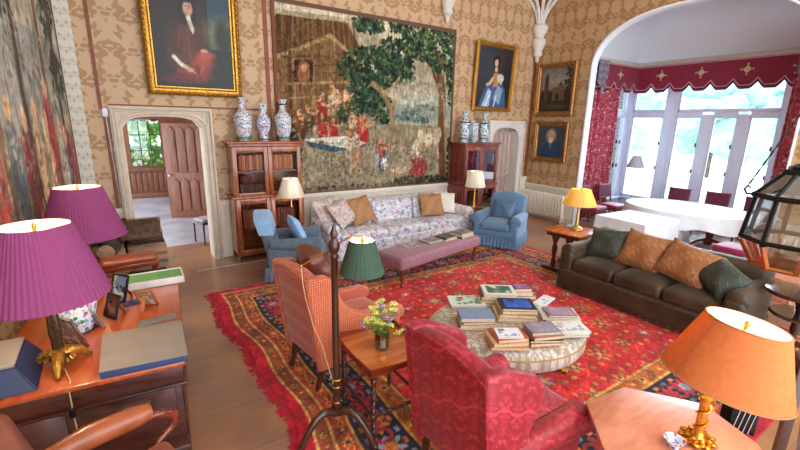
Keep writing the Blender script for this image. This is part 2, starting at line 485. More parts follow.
# right wall with the bay arch
AY, AW = 4.09, 1.92
def arch_z(y): return 3.7+1.05*max(0, 1-(abs(y-AY)/AW)**2.4)**(1/2.2)
N = 44; ys = [AY-AW*math.cos(PI*i/N) for i in range(N+1)]
outline = [(-2.5, 0), (AY-AW, 0)] + [(y, arch_z(y)) for y in ys] + [(AY+AW, 0), (YB, 0), (YB, ZT), (-2.5, ZT)]
m = MB()
def col(y0, y1, za, zb):
    pass
for y0, y1 in ((-2.5, AY-AW), (AY+AW, YB)): m.span((XR, y0, 0), (XR+.16, y1, ZT))
for a, b in zip(ys, ys[1:]):
    for X, fl in ((XR, 1), (XR+.16, -1)):
        m.quad([(X, a, arch_z(a)), (X, b, arch_z(b)), (X, b, ZT), (X, a, ZT)][::fl])
struct(m.build('wall_right', M_damask_y, smooth=False, recalc=False))
m = MB()   # white arch lining
pth = [(AY-AW, 0)] + [(y, arch_z(y)) for y in ys] + [(AY+AW, 0)]
vs = []
for i, (y, z) in enumerate(pth):
    if i == 0: ny, nz = 1, 0
    elif i == len(pth)-1: ny, nz = -1, 0
    else:
        ty, tz = pth[i+1][0]-pth[i-1][0], pth[i+1][1]-pth[i-1][1]; L = math.hypot(ty, tz); ny, nz = tz/L, -ty/L
    k = 0.035
    vs.append([m.b.verts.new(p) for p in ((XR-.02, y, z), (XR-.02, y+ny*k, z+nz*k), (XR+.18, y+ny*k, z+nz*k), (XR+.18, y, z))])
for a, b in zip(vs, vs[1:]):
    for k in range(4): m.b.faces.new([a[k], a[(k+1) % 4], b[(k+1) % 4], b[k]])
struct(m.build('trim_arch', M_white))
# left wall (slightly canted)
m = MB(); y0 = -2.5
m.prism([(lwx(YB+.3), YB+.3), (lwx(y0), y0), (lwx(y0)-.3, y0), (lwx(YB+.3)-.3, YB+.3)], 0, ZT)
struct(m.build('wall_left', M_damask_y, smooth=False))
M_ceil = plain('ceiling_plaster', '#e9ddc8', 0.8, var=.03)
# dado panelling
m = MB()
def dado_run(m, x0, x1, back=YB):
    m.span((x0, back-.02, .12), (x1, back, .95)); m.span((x0, back-.06, .95), (x1, back, 1.03), .01)
    m.span((x0, back-.04, 0), (x1, back, .16), .01)
    n = max(1, round((x1-x0)/1.0))
    for k in range(n):
        a = x0+(x1-x0)*k/n+.08; b = x0+(x1-x0)*(k+1)/n-.08
        if b-a > .15: m.span((a, back-.035, .24), (b, back-.02, .86), .012)
dado_run(m, -0.35, -0.12); dado_run(m, 1.27, 7.56); dado_run(m, 8.9, XR)
struct(m.build('trim_back', M_cream, smooth=False))
m = MB()
m.span((XR-.02, AY+AW+.02, .12), (XR, YB, .78)); m.span((XR-.06, AY+AW+.02, .78), (XR, YB, .87), .01); m.span((XR-.04, AY+AW+.02, 0), (XR, YB, .15), .01)
m.span((XR-.02, -2, .12), (XR, AY-AW-.02, .78)); m.span((XR-.06, -2, .78), (XR, AY-AW-.02, .87), .01)
struct(m.build('trim_right', M_cream, smooth=False))
# carved white fillet in the back left corner and thin cord mouldings
M_fillet = damask('carved_fillet', '#ded6c6', '#a89a86', cell=0.05, axes='xz', rough=.7, thr=.5, nsc=3)
m = MB(); m.span((-0.585, YB-.05, 0), (-0.40, YB, ZT), .01); struct(m.build('trim_corner', M_fillet, smooth=False))
M_cord = plain('brown_cord', '#8a4a2c', .6)
m = MB(); m.span((-0.235, YB-.015, 2.5), (-0.19, YB, ZT)); m.span((-.2, YB-.015, 0), (-.16, YB, 2.5)); m.span((9.13, YB-.02, .95), (XR-.0, YB, ZT)); m.span((-.12, YB-.02, 2.56), (2.3, YB-.0, 2.585))
m.span((2.2, YB-.012, 1.0), (2.27, YB, ZT))
struct(m.build('trim_cord', M_cord, smooth=False))

# stone door surrounds with flattened arches
def surround(name, x0, x1, H, i0, i1, zs, zt, mat):
    arch = []
    for k in range(13):
        u = -1+2*k/12; arch.append((( i0+i1)/2+(i1-i0)/2*u*-1, zs+(zt-zs)*(1-abs(u)**3)**.45))
    poly = [(x0, 0), (x0, H), (x1, H), (x1, 0), (i1, 0)]+arch+[(i0, 0)]
    m = MB(); m.prism(poly, YB-.09, YB+.36, 'y')
    for k, (dx, d) in enumerate(((.035, .13), (.075, .11))):
        m.span((x0+dx-.012, YB-d, 0), (x0+dx+.012, YB-.08, H-dx), .006); m.span((x1-dx-.012, YB-d, 0), (x1-dx+.012, YB-.08, H-dx), .006)
        m.span((x0+dx, YB-d, H-dx-.012), (x1-dx, YB-.08, H-dx+.012), .006)
    # roll moulding following the opening
    pts = [(i0-.05, YB-.09, 0.0), (i0-.05, YB-.09, zs*.5)]+[((p[0]-(i0+i1)/2)*1.09+(i0+i1)/2, YB-.09, p[1]+.045) for p in arch[::-1]]+[(i1+.05, YB-.09, zs*.5), (i1+.05, YB-.09, 0)]
    m.tube(pts, .022, 8)
    # little carved spandrels
    for sx, xx in ((1, x0+.16), (-1, x1-.16)):
        for q in range(5): m.sphere((xx+sx*.02*q, YB-.095, H-.17-.012*q*q+.03), .018-.002*q, 8)
    return struct(m.build(name, mat, ang=35))
surround('door_surround_hall', -0.12, 1.27, 2.56, 0.02, 1.12, 2.24, 2.42, M_stone)
surround('door_surround_right', 7.58, 8.90, 2.5, 7.74, 8.72, 2.05, 2.33, M_pstone)
# small alarm box on the surround corner
m = MB(); m.span((-.2, YB-.06, 2.4), (-.13, YB, 2.52), .01); m.tube([(-.165, YB-.02, 2.4), (-.14, YB-.02, 1.1)], .006, 6)
tag(m.build('alarm_box', plain('box_white', '#e6e4f0', .4)), 'small white sensor box with thin cable at top left of the stone doorway', 'alarm box')
# closed plank door in the right doorway
M_pdoor = wood('pale_door', '#a48b80', '#c9b3a8', .6, axis=2, coat=0)
m = MB(); m.span((7.74, YB+.2, 0), (8.72, YB+.26, 2.35))
for k in range(6): m.span((7.78+k*.16, YB+.17, .1), (7.90+k*.16, YB+.21, 2.25), .02)
m.span((7.74, YB+.15, 1.0), (8.72, YB+.2, 1.12), .01); m.span((7.74, YB+.15, 0.0), (8.72, YB+.2, .2), .01)
d = struct(m.build('door_right', M_pdoor))
m = MB(); m.sphere((8.6, YB+.12, 1.06), .03, 10); m.build('door_knob', M_brass, d)

# ---- hall beyond the left doorway
m = MB(); HX0, HX1, HY, HZ = -1.2, 2.9, 14.8, 3.1
m.span((HX0, HY, 0), (0.15, HY+.2, HZ)); m.span((0.98, HY, 0), (HX1, HY+.2, HZ)); m.span((0.15, HY, 0), (0.98, HY+.2, .95)); m.span((0.15, HY, 2.36), (0.98, HY+.2, HZ))
m.span((HX1, YB+.35, 0), (HX1+.2, HY+.2, HZ)); 
struct(m.build('wall_hall', M_oak, smooth=False))
m = MB(); m.span((HX0, YB+.35, HZ), (HX1+.2, HY+.2, HZ+.1)); struct(m.build('ceiling_hall', M_ceil, smooth=False))
m = MB()   # linenfold wainscot under the window
m.span((HX0, HY-.06, .82), (HX1, HY, .9), .01); m.span((HX0, HY-.06, 0), (HX1, HY, .14), .01)
for k in range(14):
    x = -0.5+k*.145; m.prism([(x, .2), (x, .7), (x+.03, .76), (x+.1, .76), (x+.13, .7), (x+.13, .2)], HY-.05, HY, 'y', .012)
struct(m.build('trim_hall', M_oak))
m = MB()
for x in (0.15, .43, .70, .98): m.span((x-.012, HY+.03, .95), (x+.012, HY+.07, 2.36))
for z in (.95, 1.42, 1.89, 2.36): m.span((.15, HY+.03, z-.012), (.98, HY+.07, z+.012))
for k in range(3): m.lathe([(0.001, 0), (.14, 0), (.14, .02), (0.001, .02)], (0, 0, 0), 16, M=TR(.29+.28*k, HY+.07, 2.42, PI/2, 0, 0))
wf = struct(m.build('window_1', plain('lead', '#2e2c30', .5), smooth=False))
m = MB(); m.span((.15, HY+.045, .95), (.98, HY+.05, 2.36)); m.build('window_glass', glass_mat('clear_glass', '#f4faff', .03), wf, smooth=False)
# open linenfold door in the hall
def linen_door(w, h):
    th = .05; d = MB(); d.span((0, -th/2, 0), (w, th/2, h), .006)
    for z0, z1 in ((.18, .98), (1.12, h-.06)):
        n = 5
        for k in range(n):
            x0 = .1+k*(w-.16)/n; x1 = x0+(w-.16)/n-.035
            for s in (-1, 1):
                y = s*th/2; d.prism([(x0, z0), (x0, z1-.1), ((x0+x1)/2, z1), (x1, z1-.1), (x1, z0)], min(y, y+s*.03), max(y, y+s*.03), 'y', .012)
    return d
d = bpy.data.objects.new('door_1', None); COL.objects.link(d); d.location = (0.80, 11.45, 0); d.rotation_euler = (0, 0, math.radians(-24)); struct(d)
linen_door(1.25, 2.28).build('leaf', M_oak, d)
for s in (-1, 1):
    m = MB(); m.tube([(.09, s*.025, 1.05), (.09, s*.07, 1.05)], .012, 8); m.sphere((.09, s*.085, 1.05), .032, 10); m.build('handle', plain('brass_pale', '#e8d9a8', .2, 1), d)

# pale strip added over the boards for a faint light streak in front of the bookcase
a_, b_ = at_z(197, 271, 0), at_z(264, 268, 0)
m = MB(); m.span((a_.x, a_.y-.02, 0), (b_.x+.3, a_.y+.02, .006), .002); struct(m.build('floor_streak', plain('pale_strip', '#c9b2a0', .35)))
# ---- the bay
BX, BY0, BY1 = 12.0, 1.85, 6.45
m = MB()
m.span((XR+.3, BY1, 0), (9.95, BY1+.2, 4.1)); m.span((9.95, BY1, 0), (BX, BY1+.2, .45)); m.span((9.95, BY1, 3.75), (BX, BY1+.2, 4.1)); m.span((11.75, BY1, .45), (BX+.2, BY1+.2, 4.1))
m.span((XR+.3, BY0-.2, 0), (9.95, BY0, 4.1)); m.span((9.95, BY0-.2, 0), (BX, BY0, .45)); m.span((9.95, BY0-.2, 3.75), (BX, BY0, 4.1)); m.span((11.75, BY0-.2, .45), (BX+.2, BY0, 4.1))
m.span((BX, BY0, 0), (BX+.2, BY1, .45)); m.span((BX, BY0, 3.75), (BX+.2, BY1, 4.1))
struct(m.build('wall_bay', M_winframe, smooth=False))
# glazing: front panes between measured mullions, casements with a transom and top lights
TRZ = 2.75
def yx(px): return at_x(px, 118, BX).y
mull = [(BY1, yx(632)), (yx(664), yx(676)), (yx(702), yx(713)), (yx(738), yx(750)), (yx(780), yx(792)), (2.45, 2.3)]
win_no = 2
def window_bay(lo, hi, plane, side, nm, parts=(1, 1)):
    """lo..hi along the wall; frame + casement + glass as one window unit"""
    m = MB(); a, b = lo, hi
    def bx(u0, u1, z0, z1, d0, d1, bev=.008):
        if side: m.span((u0, plane+d0, z0), (u1, plane+d1, z1), bev)
        else: m.span((plane+d0, u0, z0), (plane+d1, u1, z1), bev)
    for (z0, z1) in [q for q, f in zip(((.45, TRZ-.04), (TRZ+.05, 3.75)), parts) if f]:
        bx(a, a+.035, z0, z1, .02, .07); bx(b-.035, b, z0, z1, .02, .07); bx(a, b, z0, z0+.08, .02, .07); bx(a, b, z1-.05, z1, .02, .07)
    if parts[0]: bx(a, b, TRZ-.05, TRZ+.05, 0, .09)
    o = struct(m.build(nm, M_winframe))
    g = MB()
    for (z0, z1) in [q for q, f in zip(((.5, TRZ-.09), (TRZ+.1, 3.7)), parts) if f]:
        if side: g.span((a+.04, plane+.055, z0), (b-.04, plane+.062, z1))
        else: g.span((plane+.055, a+.04, z0), (plane+.062, b-.04, z1))
    g.build('window_glass', glass_mat('clear_glass', '#f4faff', .03), o, smooth=False)
    if not parts[0]: return
    h = MB()
    for z in (1.35, 2.0):
        if side: h.span((b-.07, plane-.01, z-.05), (b-.05, plane+.03, z+.05), .004)
        else: h.span((plane-.01, a+.03, z-.05), (plane+.03, a+.055, z+.05), .004)
    h.build('window_latch', plain('iron_black', '#16161c', .4, .6), o)
for (p, q), nm in zip(zip(mull, mull[1:]), range(2, 9)):
    window_bay(q[0], p[1], BX, False, 'window_%d' % nm, (1, 0) if nm in (3, 4, 5) else (1, 1))
window_bay(mull[4][0], mull[1][1], BX, False, 'window_12', (0, 1))
m = MB()
for i, (a, b) in enumerate(mull):
    d = -.03 if i in (1, 4) else .0
    m.span((BX+d, b, .45), (BX+.09, a, 3.75 if i in (0, 1, 4, 5) else TRZ), .012)
    if i in (1, 4): m.span((BX+d-.02, b+.06, .45), (BX+d+.01, a-.06, 3.75), .01)
m.span((BX-.12, BY0, .40), (BX+.05, BY1, .46), .015)
m.span((BX-.0, BY0, .45), (BX+.16, 2.3, 3.75))
struct(m.build('trim_mullions', M_winframe))
window_bay(9.98, 10.82, BY1, True, 'window_8'); window_bay(10.88, 11.72, BY1, True, 'window_9')
window_bay(9.98, 10.82, BY0-.14, True, 'window_10'); window_bay(10.88, 11.72, BY0-.14, True, 'window_11')
m = MB(); 
for yy in (BY1-.01, BY0-.16): m.span((10.82, yy, .45), (10.88, yy+.17, 3.75), .01)
m.span((9.9, BY1-.12, .40), (BX, BY1, .46), .015); struct(m.build('trim_side', M_winframe))
# coved plaster vault over the bay
P = [(XR+.2, BY1+.05), (BX+.05, BY1+.05), (BX+.05, BY0-.05), (XR+.2, BY0-.05)]; Q = [(XR+.2, 5.0), (10.7, 5.0), (10.7, 3.3), (XR+.2, 3.3)]
m = MB()
for k in range(3):
    def fn(i, j, k=k):
        a = (P[k][0]*(1-i)+P[k+1][0]*i, P[k][1]*(1-i)+P[k+1][1]*i); b = (Q[k][0]*(1-i)+Q[k+1][0]*i, Q[k][1]*(1-i)+Q[k+1][1]*i)
        s = 1-math.cos(j*PI/2); z = 4.05+1.05*math.sin(j*PI/2); return (a[0]*(1-s)+b[0]*s, a[1]*(1-s)+b[1]*s, z)
    m.grid(fn, 12, 14)
m.quad([(q[0], q[1], 5.1) for q in Q]); 
m.span((XR+.3, BY0-.2, 4.0), (BX+.2, BY0, 4.12)); 
# cornice
m2 = MB()
cp = [(XR+.3, BY1-.02), (BX-.02, BY1-.02), (BX-.02, BY0+.02), (XR+.3, BY0+.02)]
for a, b in zip(cp, cp[1:]):
    lo = (min(a[0], b[0])-.08, min(a[1], b[1])-.08, 3.98); hi = (max(a[0], b[0])+.04, max(a[1], b[1])+.04, 4.09); m2.span(lo, hi, .03)
struct(m.build('ceiling_bay', M_white, recalc=False)); struct(m2.build('trim_cornice', plain('cornice', '#d9d3c0', .7, var=.03)))
# vaulting corbels and the ribs that spring from them
def corbel(name, x, y, z, s, rz):
    m = MB(); m.lathe([(.0, 0), (.03*s, .03*s), (.05*s, .12*s), (.09*s, .15*s), (.1*s, .2*s), (.085*s, .25*s), (.13*s, .36*s), (.155*s, .4*s), (.15*s, .48*s), (.1*s, .52*s), (.11*s, .58*s), (.17*s, .66*s), (.18*s, .74*s), (.13*s, .8*s), (.001, .8*s)], (0, 0, 0), 10, flute=10, fa=.03)
    for a in (-60, -30, 0, 30, 60):
        ar = math.radians(a); pts = []
        for k in range(9):
            q = k/8; rr = .06+1.3*(1-math.cos(q*PI/2)); pts.append((rr*math.sin(ar), -rr*math.cos(ar), .7*s+ (1.0*math.sin(q*PI/2))*min(1, s)*1.0))
        m.tube(pts, .035*s, 8)
    return struct(m.build(name, M_pstone, loc=(x, y, z), rz=rz))
corbel('trim_corbel', 6.12, YB-.07, 4.5, 1.15, 0); corbel('trim_corbel_corner', XR-.1, YB-.1, 3.95, 1.15, math.radians(-45))
m = MB(); 
def vault(i, j):
    return (-2+11.4*i, -2.5+10.2*j, 5.75+.5*math.sin(i*PI)*1)
m.grid(vault, 16, 2); CEIL = m

# ---- outdoors: lawn, pale trees beyond the bay and a leafy shrub by the hall window
M_lawn = plain('lawn', '#d3dfc2', .9, var=.1)  # grass colour whitened to bounce daylight up onto the bay ceiling
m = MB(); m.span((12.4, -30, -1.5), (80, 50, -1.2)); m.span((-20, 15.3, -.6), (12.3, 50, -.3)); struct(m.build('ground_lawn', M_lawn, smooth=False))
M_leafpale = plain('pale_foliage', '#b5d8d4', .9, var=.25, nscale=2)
M_leafgreen = floral('variegated_leaves', '#4f8a38', ['#f2f7a0', '#bfe062', '#95c850', '#f8fad8', '#72a84a'], 7, .8, .5)  # variegated leaf tones, yellow and green
M_bark = plain('bark', '#6d5b4c', .9, var=.3)
def tree(x, y, h, r, label, mat, z0=-1.2, group=None, n=26, seed=0):
    rr = random.Random(seed); th = thing('tree', label, 'tree', (x, y, z0), group=group)
    m = MB(); m.tube([(0, 0, 0), (.1, 0, h*.4), (0, .1, h*.7)], [r*.09, r*.07, r*.03], 8); m.build('trunk', M_bark, th)
    m = MB()
    for k in range(n):
        a = rr.random()*2*PI; q = rr.random(); zz = h*(.28+.62*q); rad = r*(1-.6*abs(q-.35))*rr.random()**.5
        m.ico((rad*math.cos(a), rad*math.sin(a), zz), r*rr.uniform(.28, .45), 2, (1, 1, .8))
    for v in m.b.verts: v.co += Vector((rr.uniform(-1, 1), rr.uniform(-1, 1), rr.uniform(-1, 1)))*r*.07
    m.build('crown', mat, th, smooth=False)
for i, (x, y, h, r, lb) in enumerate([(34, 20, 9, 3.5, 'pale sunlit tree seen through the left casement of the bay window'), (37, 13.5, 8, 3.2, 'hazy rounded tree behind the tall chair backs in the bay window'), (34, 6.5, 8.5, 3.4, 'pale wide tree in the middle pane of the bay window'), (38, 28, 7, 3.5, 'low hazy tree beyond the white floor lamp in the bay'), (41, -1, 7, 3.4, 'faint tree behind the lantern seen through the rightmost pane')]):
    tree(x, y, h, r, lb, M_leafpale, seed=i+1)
tree(.75, 18.2, 4.6, 2.3, 'bright yellow green leafy tree filling the leaded hall window', M_leafgreen, -1.2, seed=11, n=80)
# ================================================================ MATERIALS FOR FURNISHINGS
M_red = damask('crimson_damask', '#8c0f20', '#c23546', cell=0.11, axes='3d', rough=.5, thr=.55, nsc=8, sheen=.12, soft=.12, detail=3)
M_terra = NT('terracotta_dotted')
t = M_terra; v = t.coord((1, 1, 1)); vo = t.n('TexVoronoi'); vo.inputs['Scale'].default_value = 46; vo.inputs['Randomness'].default_value = 0.12; t.l(v, vo.inputs['Vector'])
t.bsdf(t.mix(t.math('LESS_THAN', vo.outputs['Distance'], .28), hx('#b9573f'), hx('#dd9a62')), .75, sheen=.3); M_terra = t.m
M_blue = plain('blue_fabric', '#5f82a6', .75, var=.1, nscale=14, sheen=.4)
M_bluegrey = plain('slate_fabric', '#5c6c7c', .8, var=.12, nscale=14, sheen=.2)
M_blue_light = plain('pale_blue_fabric', '#93bbe2', .8, var=.1, nscale=30, bstr=.3, sheen=.3)
M_chintz = floral('floral_chintz', '#dedbe2', ['#c98aa0', '#8d9ac0', '#ece8ec', '#a3aca0', '#efeaee', '#c9b4c4'], 9.5, .8, .36, leaf='#9095aa', leafthr=.57)
M_mauve = plain('mauve_velvet', '#966672', .7, var=.12, nscale=22, sheen=.3)
M_green = plain('olive_velvet', '#3f2e19', .55, var=.4, nscale=5, sheen=.12, bstr=.25)  # coarse tone variation in the colour stands in for missing highlights
M_greencush = damask('dark_green_brocade', '#33372c', '#5c5a44', cell=.045, axes='3d', thr=.52, nsc=3, rough=.6)
M_tancush = damask('tan_brocade', '#96592f', '#b98456', cell=.05, axes='3d', thr=.5, nsc=3, rough=.6, sheen=.3)
M_goldcush = damask('gold_brocade', '#a9764a', '#c79a6c', cell=.04, axes='3d', thr=.5, nsc=3, rough=.6)
M_creamcush = plain('cream_cushion', '#e2d8cc', .8, var=.06)
M_patcush = floral('rose_cushion', '#cdbab4', ['#b79a96', '#a3868a', '#d8ccc6'], 20, .8, .45)
M_ott = damask('ottoman_brocade', '#a58f74', '#d3cbc4', cell=.11, axes='xy', rough=.55, thr=.5, nsc=10, sheen=.3, soft=.06, detail=2.5)
M_leather = plain('tan_leather', '#a5552f', .35, var=.15, nscale=12, coat=.2)
M_leather2 = plain('pink_brown_leather', '#9c5c48', .4, var=.12, nscale=9, coat=.1)
M_brownleather = plain('brown_leather', '#6b3426', .4, var=.2, nscale=9, coat=.2)
M_cloth = plain('white_tablecloth', '#eef0f6', .85, var=.015)
M_mag = plain('magenta_velvet', '#a0185c', .6, var=.12, nscale=18, sheen=.5)
M_magdark = plain('plum_back', '#6e1f40', .6, var=.1, sheen=.3)
M_chairwood = wood('chair_wood', '#4f2e24', '#7c5040', .35, axis=2)
M_iron = plain('blackened_iron', '#1d1a1a', .4, .7)
M_deskwood = wood('desk_top_wood', '#8c3418', '#c05a2c', .28, axis=1, coat=.5, scale=1.4, stretch=5)
M_deskside = wood('desk_side_wood', '#2b110c', '#54241a', .3, axis=0, coat=.4)
M_case = wood('bookcase_wood', '#78361b', '#b5653a', .25, axis=2, coat=.4, scale=2.2)
M_trayw = wood('tray_wood', '#9a4a22', '#cf7c3e', .25, axis=0, coat=.5, scale=2)
M_pinkw = wood('rosy_table_wood', '#b0654a', '#cf8c70', .35, axis=0, coat=.3, scale=1.6, stretch=4)
M_page = plain('page_edges', '#d9c2a0', .8, var=.15, nscale=60)
M_glass = glass_mat('cabinet_glass', '#f2f4f4', .0, ior=1.12)
M_glass2 = glass_mat('reflecting_glass', '#dfe8f0', .55)
M_vaseglass = glass_mat('cut_glass', '#e6efe6', .2, .05)

# ================================================================ PAINTED THINGS
M_paint = vcol_mat('woven_tapestry', .9, 240, .35)
M_oil = vcol_mat('oil_paint', .35, 300, .1, spec=.3)
M_rug = vcol_mat('wool_pile', .95, 220, .5)
def mapper(kind, val, ox, w, h, z0):
    """pixel of the photograph -> position on the hanging, as fractions from its top left"""
    def f(x, y):
        p = at_y(x, y, val) if kind == 'y' else at_x(x, y, val)
        a = (p.x-ox)/w if kind == 'y' else (ox-p.y)/w
        return a, 1-(p.z-z0)/h
    return f
# --- large tapestry on the back wall
X0, X1, Z0, Z1 = 2.33, 6.44, .98, 4.42
cv = Canvas(X1-X0, Z1-Z0, 300, 250, '#b3a68e', mapper('y', YB, X0, X1-X0, Z1-Z0, Z0))
cv.a *= (1+.05*cv.smooth(30)[..., None])
cv.poly([(268, -5), (400, -5), (470, 30), (460, 60), (400, 55), (360, 20), (268, 8)], '#cfc4ac')
cv.poly([(270, -5), (460, 20), (460, 34), (400, 22), (330, 8), (270, 4)], '#a9aaa6', .8)
cv.poly([(270, 16), (345, 22), (364, 56), (352, 82), (352, 190), (270, 200)], '#85694c')
cv.poly([(275, 14), (345, 24), (364, 56), (357, 60), (330, 34), (282, 58), (275, 52)], '#6b5138')
for k in range(16): cv.line([(277+k*5, 15+k*.6), (276+k*5.3, 52-abs(k-9)*2.2+k)], .035, random.choice(['#8d7150', '#5a412c', '#9c8462']), .7)
cv.line([(276, 57), (305, 46), (329, 36), (362, 66)], .07, '#a8906c'); cv.line([(283, 57), (322, 56), (362, 70)], .04, '#6e5439')
for x in (289, 293, 312, 330, 343): cv.line([(x, 52), (x+1, 108)], .06, random.choice(['#94795a', '#5d4530']))
cv.poly([(293, 60), (312, 60), (312, 82), (293, 82)], '#3f2d20'); cv.ell((303, 73), .12, .22, '#a06a50'); cv.ell((303, 68), .05, .07, '#c99f7c')
for y in (66, 74, 90, 97, 104): cv.line([(314, y), (350, y-2)], .02, '#5d4632', .7)
cv.line([(288, 84), (350, 82)], .05, '#a48a66'); cv.line([(290, 98), (346, 96)], .03, '#a48a66')
cv.poly([(352, 95), (460, 105), (460, 128), (352, 140)], '#a9a48f', .8, .004); cv.poly([(385, 103), (460, 106), (460, 118), (385, 120)], '#8f9a97', .7, .01)
cv.poly([(395, 92), (460, 97), (460, 106), (395, 104)], '#b7b8ab', .7, .006)
cv.poly([(270, 128), (360, 122), (460, 128), (460, 200), (270, 200)], '#958a74')
cv.poly([(300, 140), (400, 145), (445, 165), (440, 190), (300, 195)], '#a89c86', .8, .012)
G1 = ['#24372c', '#2f4a38', '#3d5a42', '#55694a', '#1b2a24', '#6d7a52', '#415e57']
for c, rx, ry, n in (((372, 70), .75, .42, 420), ((392, 58), .5, .35, 260), ((365, 92), .42, .45, 300), ((350, 105), .35, .35, 200), ((402, 72), .3, .25, 120), ((368, 24), .35, .18, 120), ((380, 110), .3, .3, 120)): cv.dabs(c, rx, ry, G1, n, .06)
cv.line([(395, 145), (390, 110), (382, 92), (372, 84)], .11, '#9b8664'); cv.line([(390, 108), (400, 92), (401, 84)], .07, '#b09a74'); cv.line([(382, 92), (392, 88), (398, 78)], .05, '#b09a74')
cv.line([(442, 190), (440, 140), (441, 95), (437, 60), (424, 38)], .2, '#6f5136'); cv.line([(440, 110), (441, 60), (450, 34)], .11, '#7f6040'); cv.line([(438, 90), (428, 60), (410, 45)], .06, '#6f5136')
cv.line([(444, 150), (443, 100)], .05, '#a48c68')
for c, rx, ry, n in (((425, 30), .9, .22, 380), ((441, 52), .45, .45, 320), ((412, 45), .4, .2, 160), ((452, 75), .18, .7, 200), ((400, 30), .25, .12, 60), ((421, 55), .25, .14, 70)): cv.dabs(c, rx, ry, G1+['#8f9a6a'], n, .055)
cv.dabs((450, 160), .15, .8, ['#3a3226', '#57462f', '#2b2a22'], 160, .06)
for c in ((410, 112), (425, 108), (402, 118), (420, 120)): cv.dabs(c, .25, .06, ['#5f7470', '#7e8c80', '#4c605c'], 60, .04)
cv.dabs((420, 182), .9, .15, ['#3f4034', '#5d5a44', '#2f3029'], 260, .06); cv.dabs((340, 190), 1.3, .1, ['#6f6250', '#4e463a', '#8d8068'], 260, .05); cv.dabs((290, 150), .2, .6, ['#4b3c2c', '#6b5840', '#342a20'], 160, .06)
def fig(x, y, s, top, low, skin='#d3a783', lean=0.0):
    cv.ell((x, y), .10*s, .20*s, low, rot=lean); cv.ell((x-1*s, y-7*s), .09*s, .15*s, top, rot=lean); cv.ell((x-1*s, y-12.5*s), .045*s, .055*s, skin)
    cv.line([(x-1*s, y-8*s), (x+6*s, y-6*s), (x+9*s, y-9*s)], .045*s, skin)
fig(322, 112, 1, '#b03a34', '#8f2f30'); fig(334, 105, 1.1, '#d8c3a0', '#c9a98a', lean=.6); cv.line([(330, 84), (336, 96), (344, 100)], .07, '#d2aa86'); fig(345, 101, .8, '#cda37f', '#9f7e5c')
fig(322, 130, 1, '#b8473f', '#9c3530'); fig(333, 132, .9, '#b14038', '#a83a33'); fig(352, 128, 1, '#c7b59c', '#8f6a50'); fig(362, 134, 1.25, '#cf5148', '#b53a3a'); fig(300, 128, 1.2, '#7b6248', '#5d4a38'); fig(308, 120, 1, '#84684e', '#5a4836')
cv.poly([(303, 139), (345, 136), (366, 143), (348, 150), (318, 149)], '#d8d3c2'); cv.poly([(305, 141), (344, 148), (349, 150), (330, 152), (310, 147)], '#3b5f74')
cv.ell((352, 146), .14, .28, '#d9c6ae', rot=.3); cv.ell((356, 158), .13, .18, '#a9876c'); cv.line([(354, 160), (352, 172)], .07, '#cfae8e'); cv.line([(358, 160), (361, 173)], .06, '#cfae8e'); cv.ell((349, 133), .06, .07, '#b98a68')
fig(381, 158, 1.35, '#b5403c', '#3d66a0'); cv.ell((383, 163), .08, .14, '#e6e2da'); cv.ell((376, 158), .05, .2, '#b7c3cf')
cv.ell((428, 140), .3, .14, '#cbbda4'); cv.line([(422, 142), (421, 158)], .06, '#c3b398'); cv.line([(436, 142), (437, 158)], .06, '#b3a388'); cv.ell((419, 134), .08, .1, '#cbbda4'); cv.ell((437, 134), .1, .16, '#b9a88e')
fig(416, 157, 1.2, '#dcd5c8', '#c9c0b2'); cv.ell((417, 167), .26, .22, '#a63a42'); cv.ell((400, 169), .26, .08, '#d9bda0'); cv.ell((408, 165), .1, .08, '#d6b391')
for c_, n_, rx_, ry_, cols_ in (((360, 165), 2200, 2.0, .55, ['#6f6250', '#958872', '#8d7f68', '#a89c86', '#5b5142']), ((310, 75), 700, .75, .9, ['#5e4631', '#8a6c4a', '#745639', '#9d8260']), ((420, 95), 500, .7, .4, ['#b9b6a4', '#9fa396', '#cfc6ae', '#8a9084']), ((350, 118), 260, .7, .3, ['#43402f', '#6a5a40', '#8a7a5c'])): cv.dabs(c_, rx_, ry_, cols_, n_, .035, .38)
for c_ in ((322, 108), (334, 100), (322, 128), (352, 125), (362, 130), (353, 150), (381, 152), (416, 160), (428, 138), (345, 99), (302, 126)): cv.dabs(c_, .16, .3, ['#d9bf9c', '#8c3a34', '#5d4638', '#c9ac8a', '#7a5a48'], 34, .035, .5)
cv.vweave(.06); cv.noise(.07, 5); cv.noise(.06); cv.a = np.clip((cv.a-.5)*1.15+.43, 0, 1)
B = .06
for s_ in range(4):
    pass
cv.a[:6, :] = Canvas.c('#6d4a3a'); cv.a[-6:, :] = Canvas.c('#6a5346'); cv.a[:, :5] = Canvas.c('#7c4a38'); cv.a[:, -5:] = Canvas.c('#5c4234')
tp = cv.mesh('hanging_tapestry', M_paint, loc=(X0, YB-.04, Z0), thick=.03)
tag(tp, 'huge tapestry of a thatched hut, trees and peasants above the floral sofa', 'tapestry')
